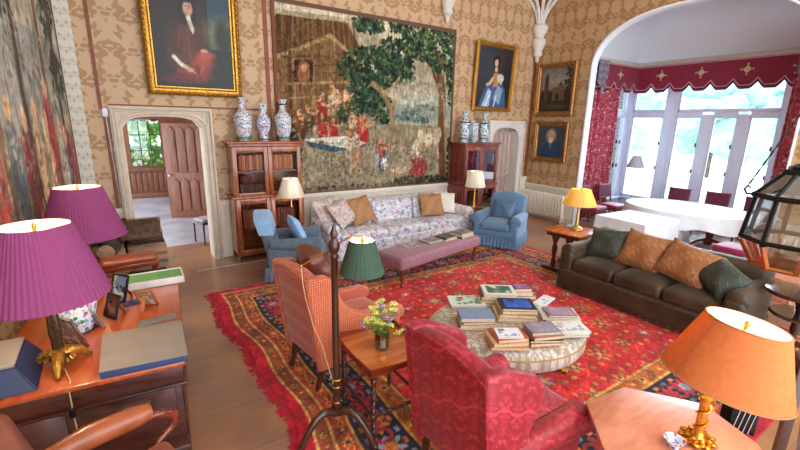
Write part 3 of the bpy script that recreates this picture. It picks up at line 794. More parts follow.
# --- tapestry on the left wall
ang = math.atan(LK); YT0, YT1 = 2.2, YB-.1; LEN = (YT1-YT0)/math.cos(ang); ZB, ZH = .86, 4.4
cv = Canvas(LEN, ZH, 360, 200, '#8d8478')
def wl(d, z): return (1-d/LEN, 1-(z-ZB)/ZH)    # d metres from the far end of the wall, z height
cv.to_uv = wl
cv.poly([(0, 5.3), (5.4, 5.3), (5.4, 3.3), (0, 3.3)], '#b3aa98', .7); cv.poly([(0, 2.2), (5.4, 2.2), (5.4, .8), (0, .8)], '#7a6c58')
cv.poly([(0, 3.3), (5.4, 3.3), (5.4, 2.2), (0, 2.2)], '#8a9090', .5)
for c, rx, ry, n in (((1.3, 4.4), 1.0, .7, 500), ((.5, 4.1), .45, .8, 260), ((3.2, 4.5), 1.4, .8, 500), ((2.2, 3.6), .6, .3, 150), ((.4, 2.9), .3, .3, 110)): cv.dabs(c, rx, ry, ['#26342c', '#35453a', '#4c5a44', '#1e2622', '#6b7358', '#3c5358'], n, .075)
for d in (.42, 1.0, 1.9, 2.7, 3.8): cv.line([(d, .9), (d+.05, 2.6), (d-.1, 4.3)], .12, random.choice(['#5d4634', '#4a3a2e', '#6d5540']))
for i, (d, z, cc) in enumerate([(.3, 1.75, '#9c2f3e'), (.55, 1.6, '#3f4f66'), (.75, 1.75, '#cabfa8'), (1.15, 2.15, '#b03440'), (1.35, 1.8, '#d8b48a'), (1.7, 1.9, '#c9a27a'), (2.1, 1.8, '#7a2f34'), (2.5, 1.9, '#51606f'), (3.0, 1.8, '#b5483e'), (3.6, 1.8, '#c7b592')]):
    cv.ell((d, z), .16, .5, cc, .95, .3); cv.ell((d-.03, z+.55), .09, .12, '#caa27e'); cv.dabs((d, z-.1), .17, .42, [cc, '#8a7a66', '#5b5148', cc], 40, .05, .6)
cv.dabs((2.6, 1.05), 2.9, .18, ['#a58a52', '#7d6a44', '#5c5238', '#c0a468', '#8d7a50'], 900, .06)
cv.dabs((2.4, 2.2), 3, 1.3, ['#b3a890', '#5b5148', '#8a7a66', '#3c3a34', '#c9b8a0', '#7a3a3a'], 1300, .05, .4)
cv.vweave(.07); cv.noise(.1, 6); cv.noise(.06); cv.a = np.clip(cv.a*1.12, 0, 1)
cv.a[:6, :] = Canvas.c('#4e3a32'); cv.a[-5:, :] = Canvas.c('#8a6a3c'); cv.a[:, -5:] = Canvas.c('#7a4034')
# the panel's right end is the far end: local +X runs towards the back of the room
tp = cv.mesh('hanging_tapestry', M_paint, loc=(lwx(YT0)+.04, YT0, ZB), rz=PI/2-ang, thick=.03)
tag(tp, 'dark woodland tapestry with standing figures covering the left wall behind the two pink lamps', 'tapestry')

# --- pictures
def picture(name, label, w, h, fw, M, canvas, prof='rich', mat=None, cat='painting', rail=None):
    """origin bottom-left outer corner, faces -Y"""
    th = thing(name, label, cat); th.matrix_world = M; mat = mat or M_gilt
    m = MB()
    pr = [(0, 0), (0, .05), (.25, .075), (.45, .055), (.7, .06), (.85, .035), (1, .03), (1, 0)]
    def ring(t_, d): return [(t_*fw, -d, t_*fw), (w-t_*fw, -d, t_*fw), (w-t_*fw, -d, h-t_*fw), (t_*fw, -d, h-t_*fw)]
    rs = [[m.b.verts.new(p) for p in ring(a, d)] for a, d in pr]
    for a, b in zip(rs, rs[1:]+rs[:1]):
        for k in range(4): m.b.faces.new([a[k], a[(k+1) % 4], b[(k+1) % 4], b[k]])
    if prof == 'rich':
        st = max(.07, fw*.55)
        for (xa, za, xb, zb) in ((0, 0, w, 0), (w, 0, w, h), (w, h, 0, h), (0, h, 0, 0)):
            L = math.hypot(xb-xa, zb-za); n = int(L/st)
            for k in range(n+1):
                q = k/n; x = xa+(xb-xa)*q; z = za+(zb-za)*q; x = min(max(x, fw*.3), w-fw*.3); z = min(max(z, fw*.3), h-fw*.3)
                m.ico((x, -.07, z), fw*.2, 1, (1, .8, 1))
    m.build('frame', mat, th, ang=30)
    iw, ih = w-2*fw*.98, h-2*fw*.98
    c = canvas(iw, ih); c.mesh('canvas', M_oil, th, loc=(fw*.98, -.02, fw*.98), thick=.015)
    m = MB(); m.span((fw*.8, -.018, fw*.8), (w-fw*.8, -.003, h-fw*.8)); m.build('backing', M_dark, th, smooth=False)
    return th
def portrait_gent(w, h):
    c = Canvas(w, h, 120, 150, '#1c1511'); S_ = dict(soft=.5)
    c.poly([(0, 0), (.66, 0), (.66, 1), (0, 1)], '#271b13'); c.poly([(.56, 0), (.68, 0), (.68, .8), (.56, .9)], '#33241a'); c.ell((.2, .3), .3, .5, '#30231a', .6, .9)
    c.poly([(.7, 0), (1, 0), (1, .62), (.7, .62)], '#2c4450'); c.ell((.85, .44), .2, .2, '#8d7f4c', .8, .7); c.ell((.88, .46), .1, .22, '#1f261c', .95, .4); c.ell((.95, .5), .08, .16, '#27301f', .9, .4); c.poly([(.68, .6), (1, .6), (1, 1), (.68, 1)], '#23261a')
    c.ell((.40, .62), w*.2, h*.24, '#57291a', **S_); c.poly([(.24, .52), (.36, .37), (.55, .37), (.64, .5), (.62, .86), (.26, .86)], '#5b2c1c'); c.ell((.26, .62), w*.085, h*.17, '#4c2417', 1, .3, .25); c.ell((.58, .56), w*.07, h*.16, '#4c2417', 1, .3, -.3)
    c.line([(.43, .42), (.45, .84)], .012, '#7a4a2c', .7); c.line([(.33, .44), (.30, .6)], .02, '#7a4026', .5)
    c.ell((.60, .74), w*.15, h*.09, '#9a3d28', 1, .4, -.5); c.ell((.5, .86), w*.2, h*.08, '#8a3324', 1, .4); c.ell((.66, .66), w*.1, h*.04, '#b5503a', .9, .4); c.ell((.3, .92), w*.22, h*.05, '#5e2019', .9, .4); c.line([(.52, .78), (.56, .9)], .03, '#5e1f18', .7); c.line([(.62, .7), (.56, .86)], .02, '#c4604a', .6)
    c.line([(.24, .70), (.31, .765), (.39, .80)], .06, '#cfc4b2'); c.line([(.25, .705), (.33, .79)], .03, '#e6ddcf'); c.ell((.43, .82), .06, .035, '#c4957a', 1, .3, .3); c.line([(.44, .82), (.49, .85)], .018, '#c4957a'); c.ell((.63, .62), .055, .03, '#c4957a', 1, .3)
    c.ell((.405, .25), .06, .19, '#1f1510', 1, .3); c.ell((.515, .25), .055, .18, '#1f1510', 1, .3); c.ell((.46, .155), .095, .075, '#1f1510', 1, .3); c.ell((.46, .3), .035, .06, '#b98a70')
    c.ell((.46, .222), .066, .105, '#cf9f82', 1, .2); c.ell((.485, .23), .03, .08, '#b5846a', .5, .6); c.ell((.46, .15), .06, .025, '#1f1510', 1, .4)
    c.line([(.46, .31), (.478, .36), (.5, .42)], .055, '#d8cfc0'); c.line([(.47, .34), (.505, .45)], .03, '#c4b9a8')
    for x_ in (.44, .48): c.line([(x_-.012, .198), (x_+.012, .198)], .009, '#3a241a'); c.ell((x_, .212), .010, .006, '#2a1a14')
    c.line([(.463, .215), (.458, .24)], .009, '#a87860'); c.line([(.447, .262), (.473, .262)], .010, '#9c4a40'); c.noise(.06, 4); c.noise(.04); return c
def portrait_lady(w, h):
    c = Canvas(w, h, 90, 110, '#35302f'); c.ell((.2, .3), w*.4, h*.4, '#3f4652', .8, .6); c.ell((.9, .7), w*.2, h*.4, '#23262e', .8, .5)
    c.poly([(.1, 1), (.22, .72), (.4, .5), (.66, .5), (.85, .7), (.92, 1)], '#47608a'); c.poly([(.18, 1), (.35, .68), (.45, .75), (.4, 1)], '#b9cbe0', .9); c.poly([(.5, .85), (.62, .62), (.78, .68), (.72, .95)], '#9fb6c8', .8); c.line([(.3, .98), (.42, .74)], .05, '#e6eef4'); c.line([(.55, .98), (.6, .8)], .04, '#cfdbe6')
    c.poly([(.46, .42), (.62, .42), (.64, .64), (.48, .66)], '#b58a4e'); c.ell((.68, .5), .12, .1, '#c9cfc9'); c.line([(.46, .5), (.38, .6), (.3, .62)], .07, '#d9b08e'); c.line([(.64, .5), (.72, .58)], .06, '#d9b08e')
    c.ell((.53, .22), .11, .13, '#2a1c16'); c.ell((.5, .3), .05, .12, '#2a1c16'); c.ell((.52, .25), .06, .085, '#dcb090'); c.ell((.53, .36), .05, .06, '#dcb090'); c.noise(.05, 4); c.noise(.03); return c
def landscape(w, h):
    c = Canvas(w, h, 90, 100, '#4a4436'); c.poly([(0, 0), (1, 0), (1, .5), (0, .5)], '#6d7478'); c.ell((.5, .3), w*.5, h*.2, '#a0937c', .7, .6)
    c.poly([(0, .55), (1, .5), (1, 1), (0, 1)], '#33291f'); c.poly([(.12, .2), (.26, .2), (.26, .8), (.12, .8)], '#4c3c2c'); c.poly([(.13, .2), (.19, .08), (.25, .2)], '#4c3c2c')
    c.poly([(.4, .45), (.78, .42), (.78, .75), (.4, .75)], '#6b5238'); c.poly([(.55, .42), (.66, .3), (.74, .42)], '#5c4630'); c.ell((.56, .66), .05, .08, '#1f1812'); c.dabs((.9, .3), .12, .3, ['#2c2a1c', '#3c3a26'], 80, .04); c.ell((.5, .88), w*.4, h*.06, '#5d5444', .6, .5); c.noise(.06, 5); c.noise(.03); return c
def portrait_old(w, h):
    c = Canvas(w, h, 70, 80, '#3d4750'); c.poly([(.12, 1), (.2, .6), (.4, .45), (.62, .45), (.85, .62), (.9, 1)], '#29415a'); c.poly([(.4, .5), (.5, .75), (.6, .5)], '#6c7d8a', .7)
    c.ell((.5, .3), .15, .17, '#9b8a78'); c.ell((.5, .31), .09, .13, '#cf9478'); c.ell((.5, .46), .06, .06, '#ddd4c8'); c.noise(.05, 4); c.noise(.03); return c
picture('portrait_painting', 'large oil portrait of a long-haired gentleman in brown coat, gilt frame, above the stone doorway', 1.37, 1.72, .13, TR(.41, YB-.02, 2.75, math.radians(2.5)), portrait_gent)
picture('portrait_painting', 'gilt framed portrait of a seated lady in a pale blue gown, over the glazed cabinet', 1.32, 1.55, .1, TR(7.0, YB-.02, 2.72, math.radians(3)), portrait_lady)
picture('landscape_painting', 'dusky landscape painting of a castle, upper of the two pictures on the right wall', 1.13, 1.27, .12, TR(XR-.02, 7.45, 2.64, math.radians(0), 0, 0) @ Matrix.Rotation(-PI/2, 4, 'Z'), landscape, 'plain', M_gilt2)
picture('portrait_painting', 'small portrait of an old man in blue below the castle painting on the right wall', 1.0, 1.0, .11, TR(XR-.02, 7.37, 1.5, 0, 0, 0) @ Matrix.Rotation(-PI/2, 4, 'Z'), portrait_old, 'plain', M_gilt2)

# --- the big carpet
RX0, RX1, RY0, RY1 = .82, 6.62, .72, 5.97; RW, RH = RX1-RX0, RY1-RY0
NX, NY = 470, 425
cv = Canvas(RW, RH, NX, NY, '#c02a30'); X = cv.U*RW; Y = (1-cv.V)*RH
dl, dr, db, dt = X, RW-X, Y, RH-Y
D = np.minimum(np.minimum(dl, dr), np.minimum(db, dt)); S = np.where((D == dl) | (D == dr), Y, X)
def blossom(s, q, R, k=6, ph=0.0):
    r = np.hypot(s, q); th = np.arctan2(q, s); return r < R*(.72+.28*np.cos(k*th+ph))
def band(lo, hi, base, period, cols, R, off=0.0):
    b = (D >= lo) & (D < hi); cv.put(b.astype(float), base); mid = (lo+hi)/2
    cell = np.floor((S+off)/period); s = (S+off)-cell*period-period/2; q = D-mid
    for i, c in enumerate(cols):
        sel = b & (np.mod(cell, len(cols)) == i); cv.put((sel & blossom(s, q, R)).astype(float), c); cv.put((sel & (np.hypot(s, q) < R*.4)).astype(float), cols[(i+1) % len(cols)])
    l = b & (np.abs(np.hypot(np.abs(s)-period/2, q)-R*.55) < R*.13); cv.put(l.astype(float), cols[-1])
# field motifs
fx, fy = .46, .40
cellr = np.floor(Y/fy); Xs = X+np.mod(cellr, 2)*fx/2; cellc = np.floor(Xs/fx); sx = Xs-cellc*fx-fx/2; sy = Y-cellr*fy-fy/2
h = np.mod(cellr*7+cellc*3, 5)
cv.put((np.abs(np.abs(sx)*1.0+np.abs(sy)*1.15-.2) < .008).astype(float), '#c46a34', .7)
for i, (c1, c2) in enumerate([('#b58a4a', '#5e3b46'), ('#8a7480', '#c99a60'), ('#b9823e', '#a03040'), ('#5b5f78', '#c99a6a'), ('#a88a50', '#6a4a50')]):
    s_ = h == i; R = .085+.025*(i % 3)
    cv.put((s_ & blossom(sx, sy, R, 5+i % 3)).astype(float), c1); cv.put((s_ & blossom(sx, sy, R*.6, 4)).astype(float), c2); cv.put((s_ & (np.hypot(sx, sy) < R*.22)).astype(float), '#d8b26a')
for (ox, oy) in ((.16, .12), (-.16, .12), (.16, -.12), (-.16, -.12)):
    r = np.hypot(sx-ox, sy-oy); cv.put((r < .028).astype(float), '#c98a44', .9); cv.put((np.hypot(sx-ox*.75, (sy-oy*.75)*2) < .03).astype(float), '#54603e', .7)
inner = D > 1.0
band(1.0-.18, 1.0, '#a8632e', .17, ['#c79a52', '#4b5a44', '#b24a2c'], .06)
band(.44, .82, '#232a3c', .27, ['#b23438', '#8f8ea0', '#c9792f', '#a83a3c'], .125)
cv.dabs  # keep
for off, cc in ((.0, '#c06a34'), (.135, '#6d7c8c')):
    b = (D > .46) & (D < .80); c_ = np.floor((S+off)/.27); s = (S+off)-c_*.27-.135; q = D-.63
    cv.put((b & (np.abs(np.abs(q)-.13) < .022) & (np.abs(s) < .03)).astype(float), cc)
band(.29, .44, '#a2402c', .14, ['#d09a54', '#2f3a48', '#c9803a'], .05, .05)
band(.26, .29, '#c9a25c', 1, ['#c9a25c'], .0); band(.15, .26, '#8a4a30', .12, ['#c79858', '#5a5a40', '#b0382c'], .04)
band(.12, .15, '#c9a25c', 1, ['#c9a25c'], .0); band(.42, .445, '#c2904a', 1, ['#c2904a'], 0); band(.81, .835, '#c2904a', 1, ['#c2904a'], 0); band(.985, 1.01, '#c79a52', 1, ['#c79a52'], 0)
cv.put((D < .12).astype(float), '#b51a30')
cv.dabs((.5, .5), 3.2, 2.8, ['#7d1c28', '#a8502e', '#c23a38', '#6a4a40', '#8d2a30'], 5000, .03, .3)
cv.noise(.10, 9); cv.noise(.10, 3); cv.noise(.08)
wob = lambda y: .035*np.sin(y*1.9)+.02*np.sin(y*4.3)
def rugpos(U, V):
    x = U*RW; y = (1-V)*RH; e = np.clip(1-x/1.2, 0, 1)
    x2 = x-e*(.06*np.sin(y*1.6+.6)+.03*np.sin(y*5))
    z = .014+.006*np.sin(x*2.1)*np.cos(y*1.7)*0+.03*np.exp(-((y-1.95)/.07)**2)*np.clip(1-x/.35, 0, 1)
    return np.stack([x2, y, z], -1)
rug = cv.mesh('patterned_carpet', M_rug, loc=(RX0, RY0, 0), thick=.013, pos=rugpos)
tag(rug, 'huge red Turkey carpet with navy floral border lying under the whole seating group', 'rug')
m = MB()
for k in range(150):
    y = .02+k*(RH-.05)/150; y2 = y+random.uniform(.02, .05); x0 = -(.06*math.sin(y*1.6+.6)+.03*math.sin(y*5)); L = random.uniform(.03, .1)
    m.b.faces.new([m.b.verts.new(p) for p in ((x0+.01, y, .012), (x0+.01, y2, .012), (x0-L, y2+random.uniform(-.03, .02), .004), (x0-L*.8, y+random.uniform(-.03, .01), .004))])
fr = m.build('fringe', plain('red_fringe', '#b41c34', .9, var=.2), rug, recalc=False); fr['kind'] = 'stuff'
# ================================================================ FURNITURE
CUP = TR(0, 0, 0)
def legs(th, pts, prof, mat, z=0, name='leg', seg=10):
    for x, y in pts:
        m = MB(); m.lathe(prof, (x, y, z), seg); m.build(name, mat, th)

# ---- wing armchairs
def wing_chair(label, loc, rz, w, mat, kind, legmat, dep=.92, top=1.13):
    th = thing('wing_armchair', label, 'armchair', loc, rz); hw = w/2
    lean = lambda p: (p.x, p.y+max(0, p.z-.3)*.13, p.z)
    n = 14; crown = [(-hw+.02, .26)]+[(-hw+.02+(w-.04)*k/n, top-.06+.07*math.sin(PI*k/n)**.7) for k in range(n+1)]+[(hw-.02, .26)]
    m = MB(); m.prism(crown, .27, .42, 'y', .05, fn=lean); m.build('backrest', mat, th)
    for s in (-1, 1):
        x0, x1 = sorted((s*hw, s*(hw-.10)))
        if kind == 'roll':
            poly = [(.42, .22), (.53, top-.02), (.50, top+.0), (.36, top-.02), (.22, top-.09), (.09, top-.15), (.02, top-.22), (.01, top-.31), (.07, top-.42), (.12, .62), (.12, .22)]
        else:
            poly = [(.42, .22), (.53, top-.02), (.50, top), (.34, top-.02), (.27, top-.07), (.23, top-.17), (.17, top-.30), (.07, top-.41), (-.08, top-.475), (-.30, top-.49), (-.46, top-.50), (-.54, top-.54), (-.56, top-.61), (-.50, top-.66), (-.47, .22)]
        m = MB(); m.prism(poly, x0, x1, 'x', .035); m.build('wing', mat, th, ang=50)
        m = MB()
        if kind == 'roll':
            pts = [(s*(hw-.05), .3, .49), (s*(hw-.045), .1, .49), (s*(hw-.03), -.2, .485), (s*(hw-.02), -.44, .475)]
            m.tube(pts, [.075, .085, .095, .105], 16); m.rbox((s*(hw-.06), -.08, .35), (.12, .76, .30), .04, 3)
            m.sphere((s*(hw-.02), -.44, .475), .105, 16, s=(1, .35, 1))
            m.build('arm', mat, th)
        m2 = MB()
    m = MB(); m.rbox((0, -.07, .31), (w-.08, .82, .20), .05, 4); m.build('seat_frame', mat, th)
    m = MB(); m.rbox((0, -.12, .45), (w-.2, .72, .17), .07, 5, puff=.03); m.build('seat_cushion', mat, th)
    for x, y, r in ((hw-.08, -.42, 0), (-hw+.08, -.42, 0), (hw-.09, .36, 1), (-hw+.09, .36, 1)):
        m = MB()
        dy = .06 if r else 0
        m.tube([(x, y, .24), (x, y+dy*.3, .12), (x, y+dy, 0)], [.033, .028, .02], 8); m.build('leg', legmat, th)
    # welt piping along the back edges
    m = MB(); m.tube([Vector(lean(Vector((a, .425, z)))) for a, z in crown], .008, 6); m.build('piping', mat, th)
    return th
wing_chair('crimson damask wing armchair seen from behind, in front of the round ottoman', (1.93, 1.66, .016), math.radians(91), .76, M_red, 'roll', M_dark)
wing_chair('terracotta dotted wing armchair with sloping arms, behind the tray table', (1.60, 3.44, .016), math.radians(97), .70, M_terra, 'slope', M_dark, top=1.13)
m = MB(); m.pillow(.40, .34, .24)
for v in m.b.verts: v.co.z += .012*math.sin(v.co.x*45+v.co.y*12)
tag(m.build('leather_cushion', M_brownleather, M=TR(1.36, 3.46, 1.10, math.radians(10), math.radians(52), math.radians(5))), 'brown leather cushion propped against the top of the terracotta armchair back', 'cushion')

R = math.radians
# ---- skirted club armchairs
def club_chair(label, loc, rz, body, light_, w=.86, top=.95, cover=False):
    th = thing('club_armchair', label, 'armchair', loc, rz); hw = w/2
    lean = lambda p: (p.x, p.y+max(0, p.z-.35)*.28, p.z)
    n = 12; bw = hw-.09
    crown = [(-bw, .25)]+[(-bw+2*bw*k/n, top-.07+.08*math.sin(PI*k/n)**.6) for k in range(n+1)]+[(bw, .25)]
    m = MB(); m.prism(crown, .20, .38, 'y', .07, fn=lean); m.build('backrest', body, th)
    for s in (-1, 1):
        m = MB(); m.rbox((s*(hw-.1), -.02, .34), (.17, .84, .42), .06, 4)
        m.tube([(s*(hw-.08), .34, .57), (s*(hw-.08), 0, .56), (s*(hw-.07), -.38, .55)], [.08, .10, .115], 16); m.sphere((s*(hw-.07), -.38, .55), .115, 16, s=(1, .4, 1)); m.build('arm', body, th)
    m = MB(); m.rbox((0, -.05, .29), (w-.2, .8, .14), .04, 4); m.build('seat_frame', body, th)
    m = MB(); m.rbox((0, -.12, .42), (w-.34, .72, .17), .07, 6, puff=.03); m.build('seat_cushion', body, th)
    # pleated skirt
    def sk(i, j):
        per = 2*(w+.86); d = i*per; zz = .24-.225*j; a = .012*math.sin(i*2*PI*46)*(.3+j); f = .0+.02*j
        X, Y = w/2-.01, .43
        if d < w: p = (-X+d*(2*X/w), -Y-f-a)
        elif d < w+.86: p = (X+f+a, -Y+(d-w))
        elif d < 2*w+.86: p = (X-(d-w-.86)*(2*X/w), Y+f+a)
        else: p = (-X-f-a, Y-(d-2*w-.86))
        return (p[0], p[1]-.0, zz)
    m = MB(); m.grid(sk, 240, 4, closed_u=True); m.build('skirt', body, th)
    if cover:
        m = MB(); m.prism([(-bw-.01, .72), (-bw-.01, top-.05)]+[(-bw+2*bw*k/n, top-.055+.085*math.sin(PI*k/n)**.6) for k in range(n+1)]+[(bw+.01, top-.05), (bw+.01, .72)], .185, .395, 'y', .06, fn=lean); m.build('headrest_cover', light_, th)
    return th
club_chair('slate blue club armchair with pale headrest cover in front of the left bookcase', (2.10, 6.17, .016), math.radians(70), M_bluegrey, M_blue_light, w=.84, cover=True, top=1.0)
club_chair('blue club armchair with pleated skirt at the right end of the floral sofa', (6.33, 5.74, .016), math.radians(-64), M_blue, M_blue_light, w=.92, top=1.0)
m = MB(); m.pillow(.48, .48, .17)
tag(m.build('cushion', M_blue_light, M=Matrix.Translation((2.14, 6.15, .73)) @ Matrix.Rotation(R(70), 4, 'Z') @ Matrix.Rotation(R(64), 4, 'X') @ Matrix.Rotation(R(10), 4, 'Y')), 'pale blue square cushion in the left slate blue armchair', 'cushion')
m = MB(); m.pillow(.46, .44, .15)
tag(m.build('cushion', plain('steel_blue', '#4e6d8c', .45, sheen=.3), M=TR(6.40, 5.76, .70, math.radians(68), 0, math.radians(-64))), 'glossy blue cushion leaning in the right-hand blue armchair', 'cushion')

# ---- sofas
def sofa(name, label, loc, rz, w, dep, h, mat, ncush, skirt=True, seatz=.44, armh=.62, armr=.11, backc=True, armw=.24, seatmat=None):
    th = thing(name, label, 'sofa', loc, rz); hw = w/2; hd = dep/2
    lean = lambda p: (p.x, p.y+max(0, p.z-.4)*.16, p.z)
    m = MB(); m.rbox((0, hd-.16, (h+.1)/2), (w-.1, .24, h-.12), .09, 10, fn=lean); m.build('backrest', mat, th)
    for s in (-1, 1):
        m = MB(); m.rbox((s*(hw-armw/2), -.03, armh/2), (armw-.03, dep-.12, armh-.1), .06, 5)
        m.tube([(s*(hw-armw/2), hd-.1, armh-armr*.4), (s*(hw-armw/2), 0, armh-armr*.5), (s*(hw-armw/2+.01), -hd+.1, armh-armr*.6)], [armr*.9, armr, armr*1.1], 16)
        m.sphere((s*(hw-armw/2+.01), -hd+.1, armh-armr*.6), armr*1.1, 16, s=(1, .45, 1)); m.build('arm', mat, th)
    m = MB(); m.rbox((0, -.05, .19), (w-.12, dep-.12, .26), .04, 8); m.build('seat_frame', mat, th)
    iw = w-2*armw+.04; cw = iw/ncush
    for k in range(ncush):
        x = -iw/2+cw*(k+.5)
        m = MB(); m.rbox((x, -.12, seatz-.06), (cw-.01, dep-.32, .18), .06, 7, puff=.04); m.build('seat_cushion', seatmat or mat, th)
        if backc:
            m = MB(); m.rbox((x, hd-.34, seatz+.22), (cw-.02, .2, h-seatz-.02), .08, 7, fn=lean); m.build('back_cushion', mat, th)
    if skirt:
        m = MB()
        def sk(i, j):
            per = 2*(w+dep); d = i*per; zz = .22-.21*j; X, Y = hw-.02, hd-.05; a = .006*math.sin(i*2*PI*60)*(.3+j)+.012*j
            if d < w: p = (-X+d*(2*X/w), -Y-a)
            elif d < w+dep: p = (X+a, -Y+(d-w)*(2*Y/dep))
            elif d < 2*w+dep: p = (X-(d-w-dep)*(2*X/w), Y+a)
            else: p = (-X-a, Y-(d-2*w-dep)*(2*Y/dep))
            return (p[0], p[1], zz)
        m.grid(sk, 400, 3, closed_u=True); m.build('skirt', mat, th)
    return th
sofa('floral_sofa', 'long three-seat floral chintz sofa standing under the large tapestry', (4.46, 6.80, 0), math.radians(1), 3.42, 1.02, .92, M_chintz, 3)
sofa('velvet_sofa', 'low olive brown velvet sofa with three seat cushions facing the ottoman', (5.77, 2.46, .016), math.radians(-90), 2.3, 1.04, .86, M_green, 3, backc=False, armh=.64, armr=.1, seatz=.46)
def cushion(label, x, y, z, w, h, t_, mat, rx, ry, rz):
    m = MB(); m.pillow(w, h, t_); M = Matrix.Translation((x, y, z)) @ Matrix.Rotation(rz, 4, 'Z') @ Matrix.Rotation(rx, 4, 'X') @ Matrix.Rotation(ry, 4, 'Z')
    return tag(m.build('cushion', mat, M=M), label, 'cushion')
R = math.radians
# floral sofa cushions (face -Y, leaning back)
cushion('rose patterned cushion tucked into the left corner of the floral sofa', 3.00, 6.90, .80, .56, .52, .2, M_patcush, R(62), R(6), R(18))
cushion('pale rose cushion in front of another at the left arm of the floral sofa', 3.20, 6.70, .78, .54, .5, .18, M_patcush, R(55), R(14), R(22))
cushion('tan brocade cushion third from the left arm of the floral sofa', 3.62, 6.78, .78, .54, .54, .2, M_goldcush, R(60), R(8), R(6))
cushion('gold brocade cushion on the right part of the floral sofa', 5.30, 6.76, .74, .58, .5, .2, M_goldcush, R(60), R(-4), R(-4))
cushion('cream cushion partly behind the gold one at the right arm of the floral sofa', 5.74, 6.86, .73, .5, .48, .18, M_creamcush, R(62), R(-10), R(-12))
# velvet sofa cushions (face -X)
cushion('dark green brocade cushion at the far arm of the olive velvet sofa', 5.80, 3.16, .72, .56, .5, .24, M_greencush, R(58), R(5), R(-84))
cushion('rust tan brocade cushion next to the dark green one on the velvet sofa', 5.80, 2.66, .75, .60, .54, .22, M_tancush, R(60), R(-5), R(-88))
cushion('rust tan brocade cushion nearer the lantern on the velvet sofa', 5.74, 2.10, .75, .64, .52, .22, M_tancush, R(56), R(-10), R(-94))
cushion('olive green patterned cushion against the near arm of the velvet sofa', 5.66, 1.69, .70, .5, .42, .28, M_greencush, R(48), R(-20), R(-112))

# ---- upholstered bench
th = thing('long_bench', 'long mauve upholstered bench on turned legs in front of the floral sofa', 'bench', (4.08, 5.17, .016), R(11.5))
m = MB(); m.rbox((0, 0, .375), (2.0, .60, .18), .06, 8, puff=.02); m.build('seat', M_mauve, th)
m = MB(); m.rbox((0, 0, .30), (1.97, .57, .05), .02, 4); m.build('seat_rail', M_mauve, th)
legs(th, [(x, y) for x in (-.92, .92) for y in (-.24, .24)], [(.02, 0), (.034, .03), (.022, .05), (.036, .14), (.028, .2), (.042, .28), (.042, .3)], M_mah)
m = MB()
for k in range(70): m.sphere((-.98+1.96*k/69, -.292, .288), .006, 5)
m.build('nail_trim', M_brass, th)

# ---- round ottoman
OC = Vector((3.09, 2.63)); orz = R(-33)
th = thing('round_ottoman', 'oval tapestry covered ottoman table on gilt claw feet piled with books', 'ottoman', (OC.x, OC.y, .016), orz)
ex = 1.04
m = MB(); m.lathe([(.001, .17), (.60, .17), (.68, .18), (.74, .215), (.77, .28), (.76, .35), (.72, .405), (.66, .425), (.4, .432), (.001, .434)], (0, 0, 0), 72, M=Matrix.Diagonal((ex, .84, 1, 1))); m.build('padded_top', M_ott, th)
m = MB(); m.tube([(.765*ex*math.cos(a*PI/36), .765*.84*math.sin(a*PI/36), .345) for a in range(73)], .008, 6, cap=False); m.build('piping', plain('gold_braid', '#b98c4c', .6), th)
for a in (-29, 61, 151, 241):
    m = MB(); c_, s_ = math.cos(R(a)), .84*math.sin(R(a))
    m.tube([(.54*c_, .54*s_, .22), (.62*c_, .62*s_, .16), (.63*c_, .63*s_, .09), (.60*c_, .60*s_, .05), (.62*c_, .62*s_, .02)], [.06, .055, .033, .028, .038], 10)
    for k in (-1, 0, 1): m.sphere((.65*c_-k*.025*s_, .65*s_+k*.025*c_, .018), .018, 8)
    m.build('claw_foot', M_gilt, th)
M_BK = {}
def bookcol(c, r=.45):
    return plain('cover_'+c[1:], c, r, var=.08, nscale=20)
def book(label, x, y, z, w, d, t_, col, rz, group=None, pic=None, name='book', cat='book'):
    """lies flat; spine on the local -X side"""
    m = MB(); b = min(.004, t_*.2)
    m.span((-w/2, -d/2, 0), (w/2, d/2, b)); m.span((-w/2, -d/2, t_-b), (w/2, d/2, t_)); m.span((-w/2, -d/2, b), (-w/2+b, d/2, t_-b))
    o = m.build(name, bookcol(col), loc=(x, y, z), rz=rz, smooth=False); tag(o, label, cat, group)
    m = MB(); m.span((-w/2+b, -d/2+.004, b), (w/2-.006, d/2-.004, t_-b)); m.build('pages', M_page, o, smooth=False)
    if pic:
        m = MB(); m.span((-w*.38, -d*.36, t_), (w*.38, d*.36, t_+.0015)); m.build('cover_picture', floral('pic_'+pic[0][1:]+pic[1][1:], pic[0], [pic[1], pic[0], pic[2] if len(pic) > 2 else pic[1]], 14, .4, .6), o, smooth=False)
    return o
def stack(px, py, zt, dirdeg, specs, where):
    p = at_z(px, py, zt); z = zt
    for i, (w, d, t_, col, dr, pic, lb) in enumerate(specs):
        t_ *= 1.3; w *= 1.05; d *= 1.05
        book(lb+' '+where, p.x+random.uniform(-.012, .012), p.y+random.uniform(-.012, .012), z, w, d, t_, col, R(dirdeg+dr), 'books on the round ottoman', pic); z += t_+.0008
ZO = .4515; CR = -33
stack(497, 302, ZO, CR-4, [(.36, .27, .03, '#3b3230', 2, None, 'large dark book at the bottom'), (.35, .26, .025, '#c6a888', -3, None, 'tan book second from the bottom'), (.35, .27, .035, '#6b4f44', 0, None, 'thick brown book third from the bottom'), (.34, .26, .03, '#dfe4d8', 3, ('#44685a', '#7f9484', '#cfd8c8'), 'white book with a green picture, topmost')], 'of the farthest tall stack')
stack(467, 304, ZO, CR+2, [(.36, .25, .018, '#c9b59a', -4, None, 'tan magazine under the white one'), (.37, .26, .012, '#dfe2dd', 2, ('#d5dad2', '#6d9a72', '#9a6a60'), 'wide white magazine with a green band')], 'left of the tall far stack')
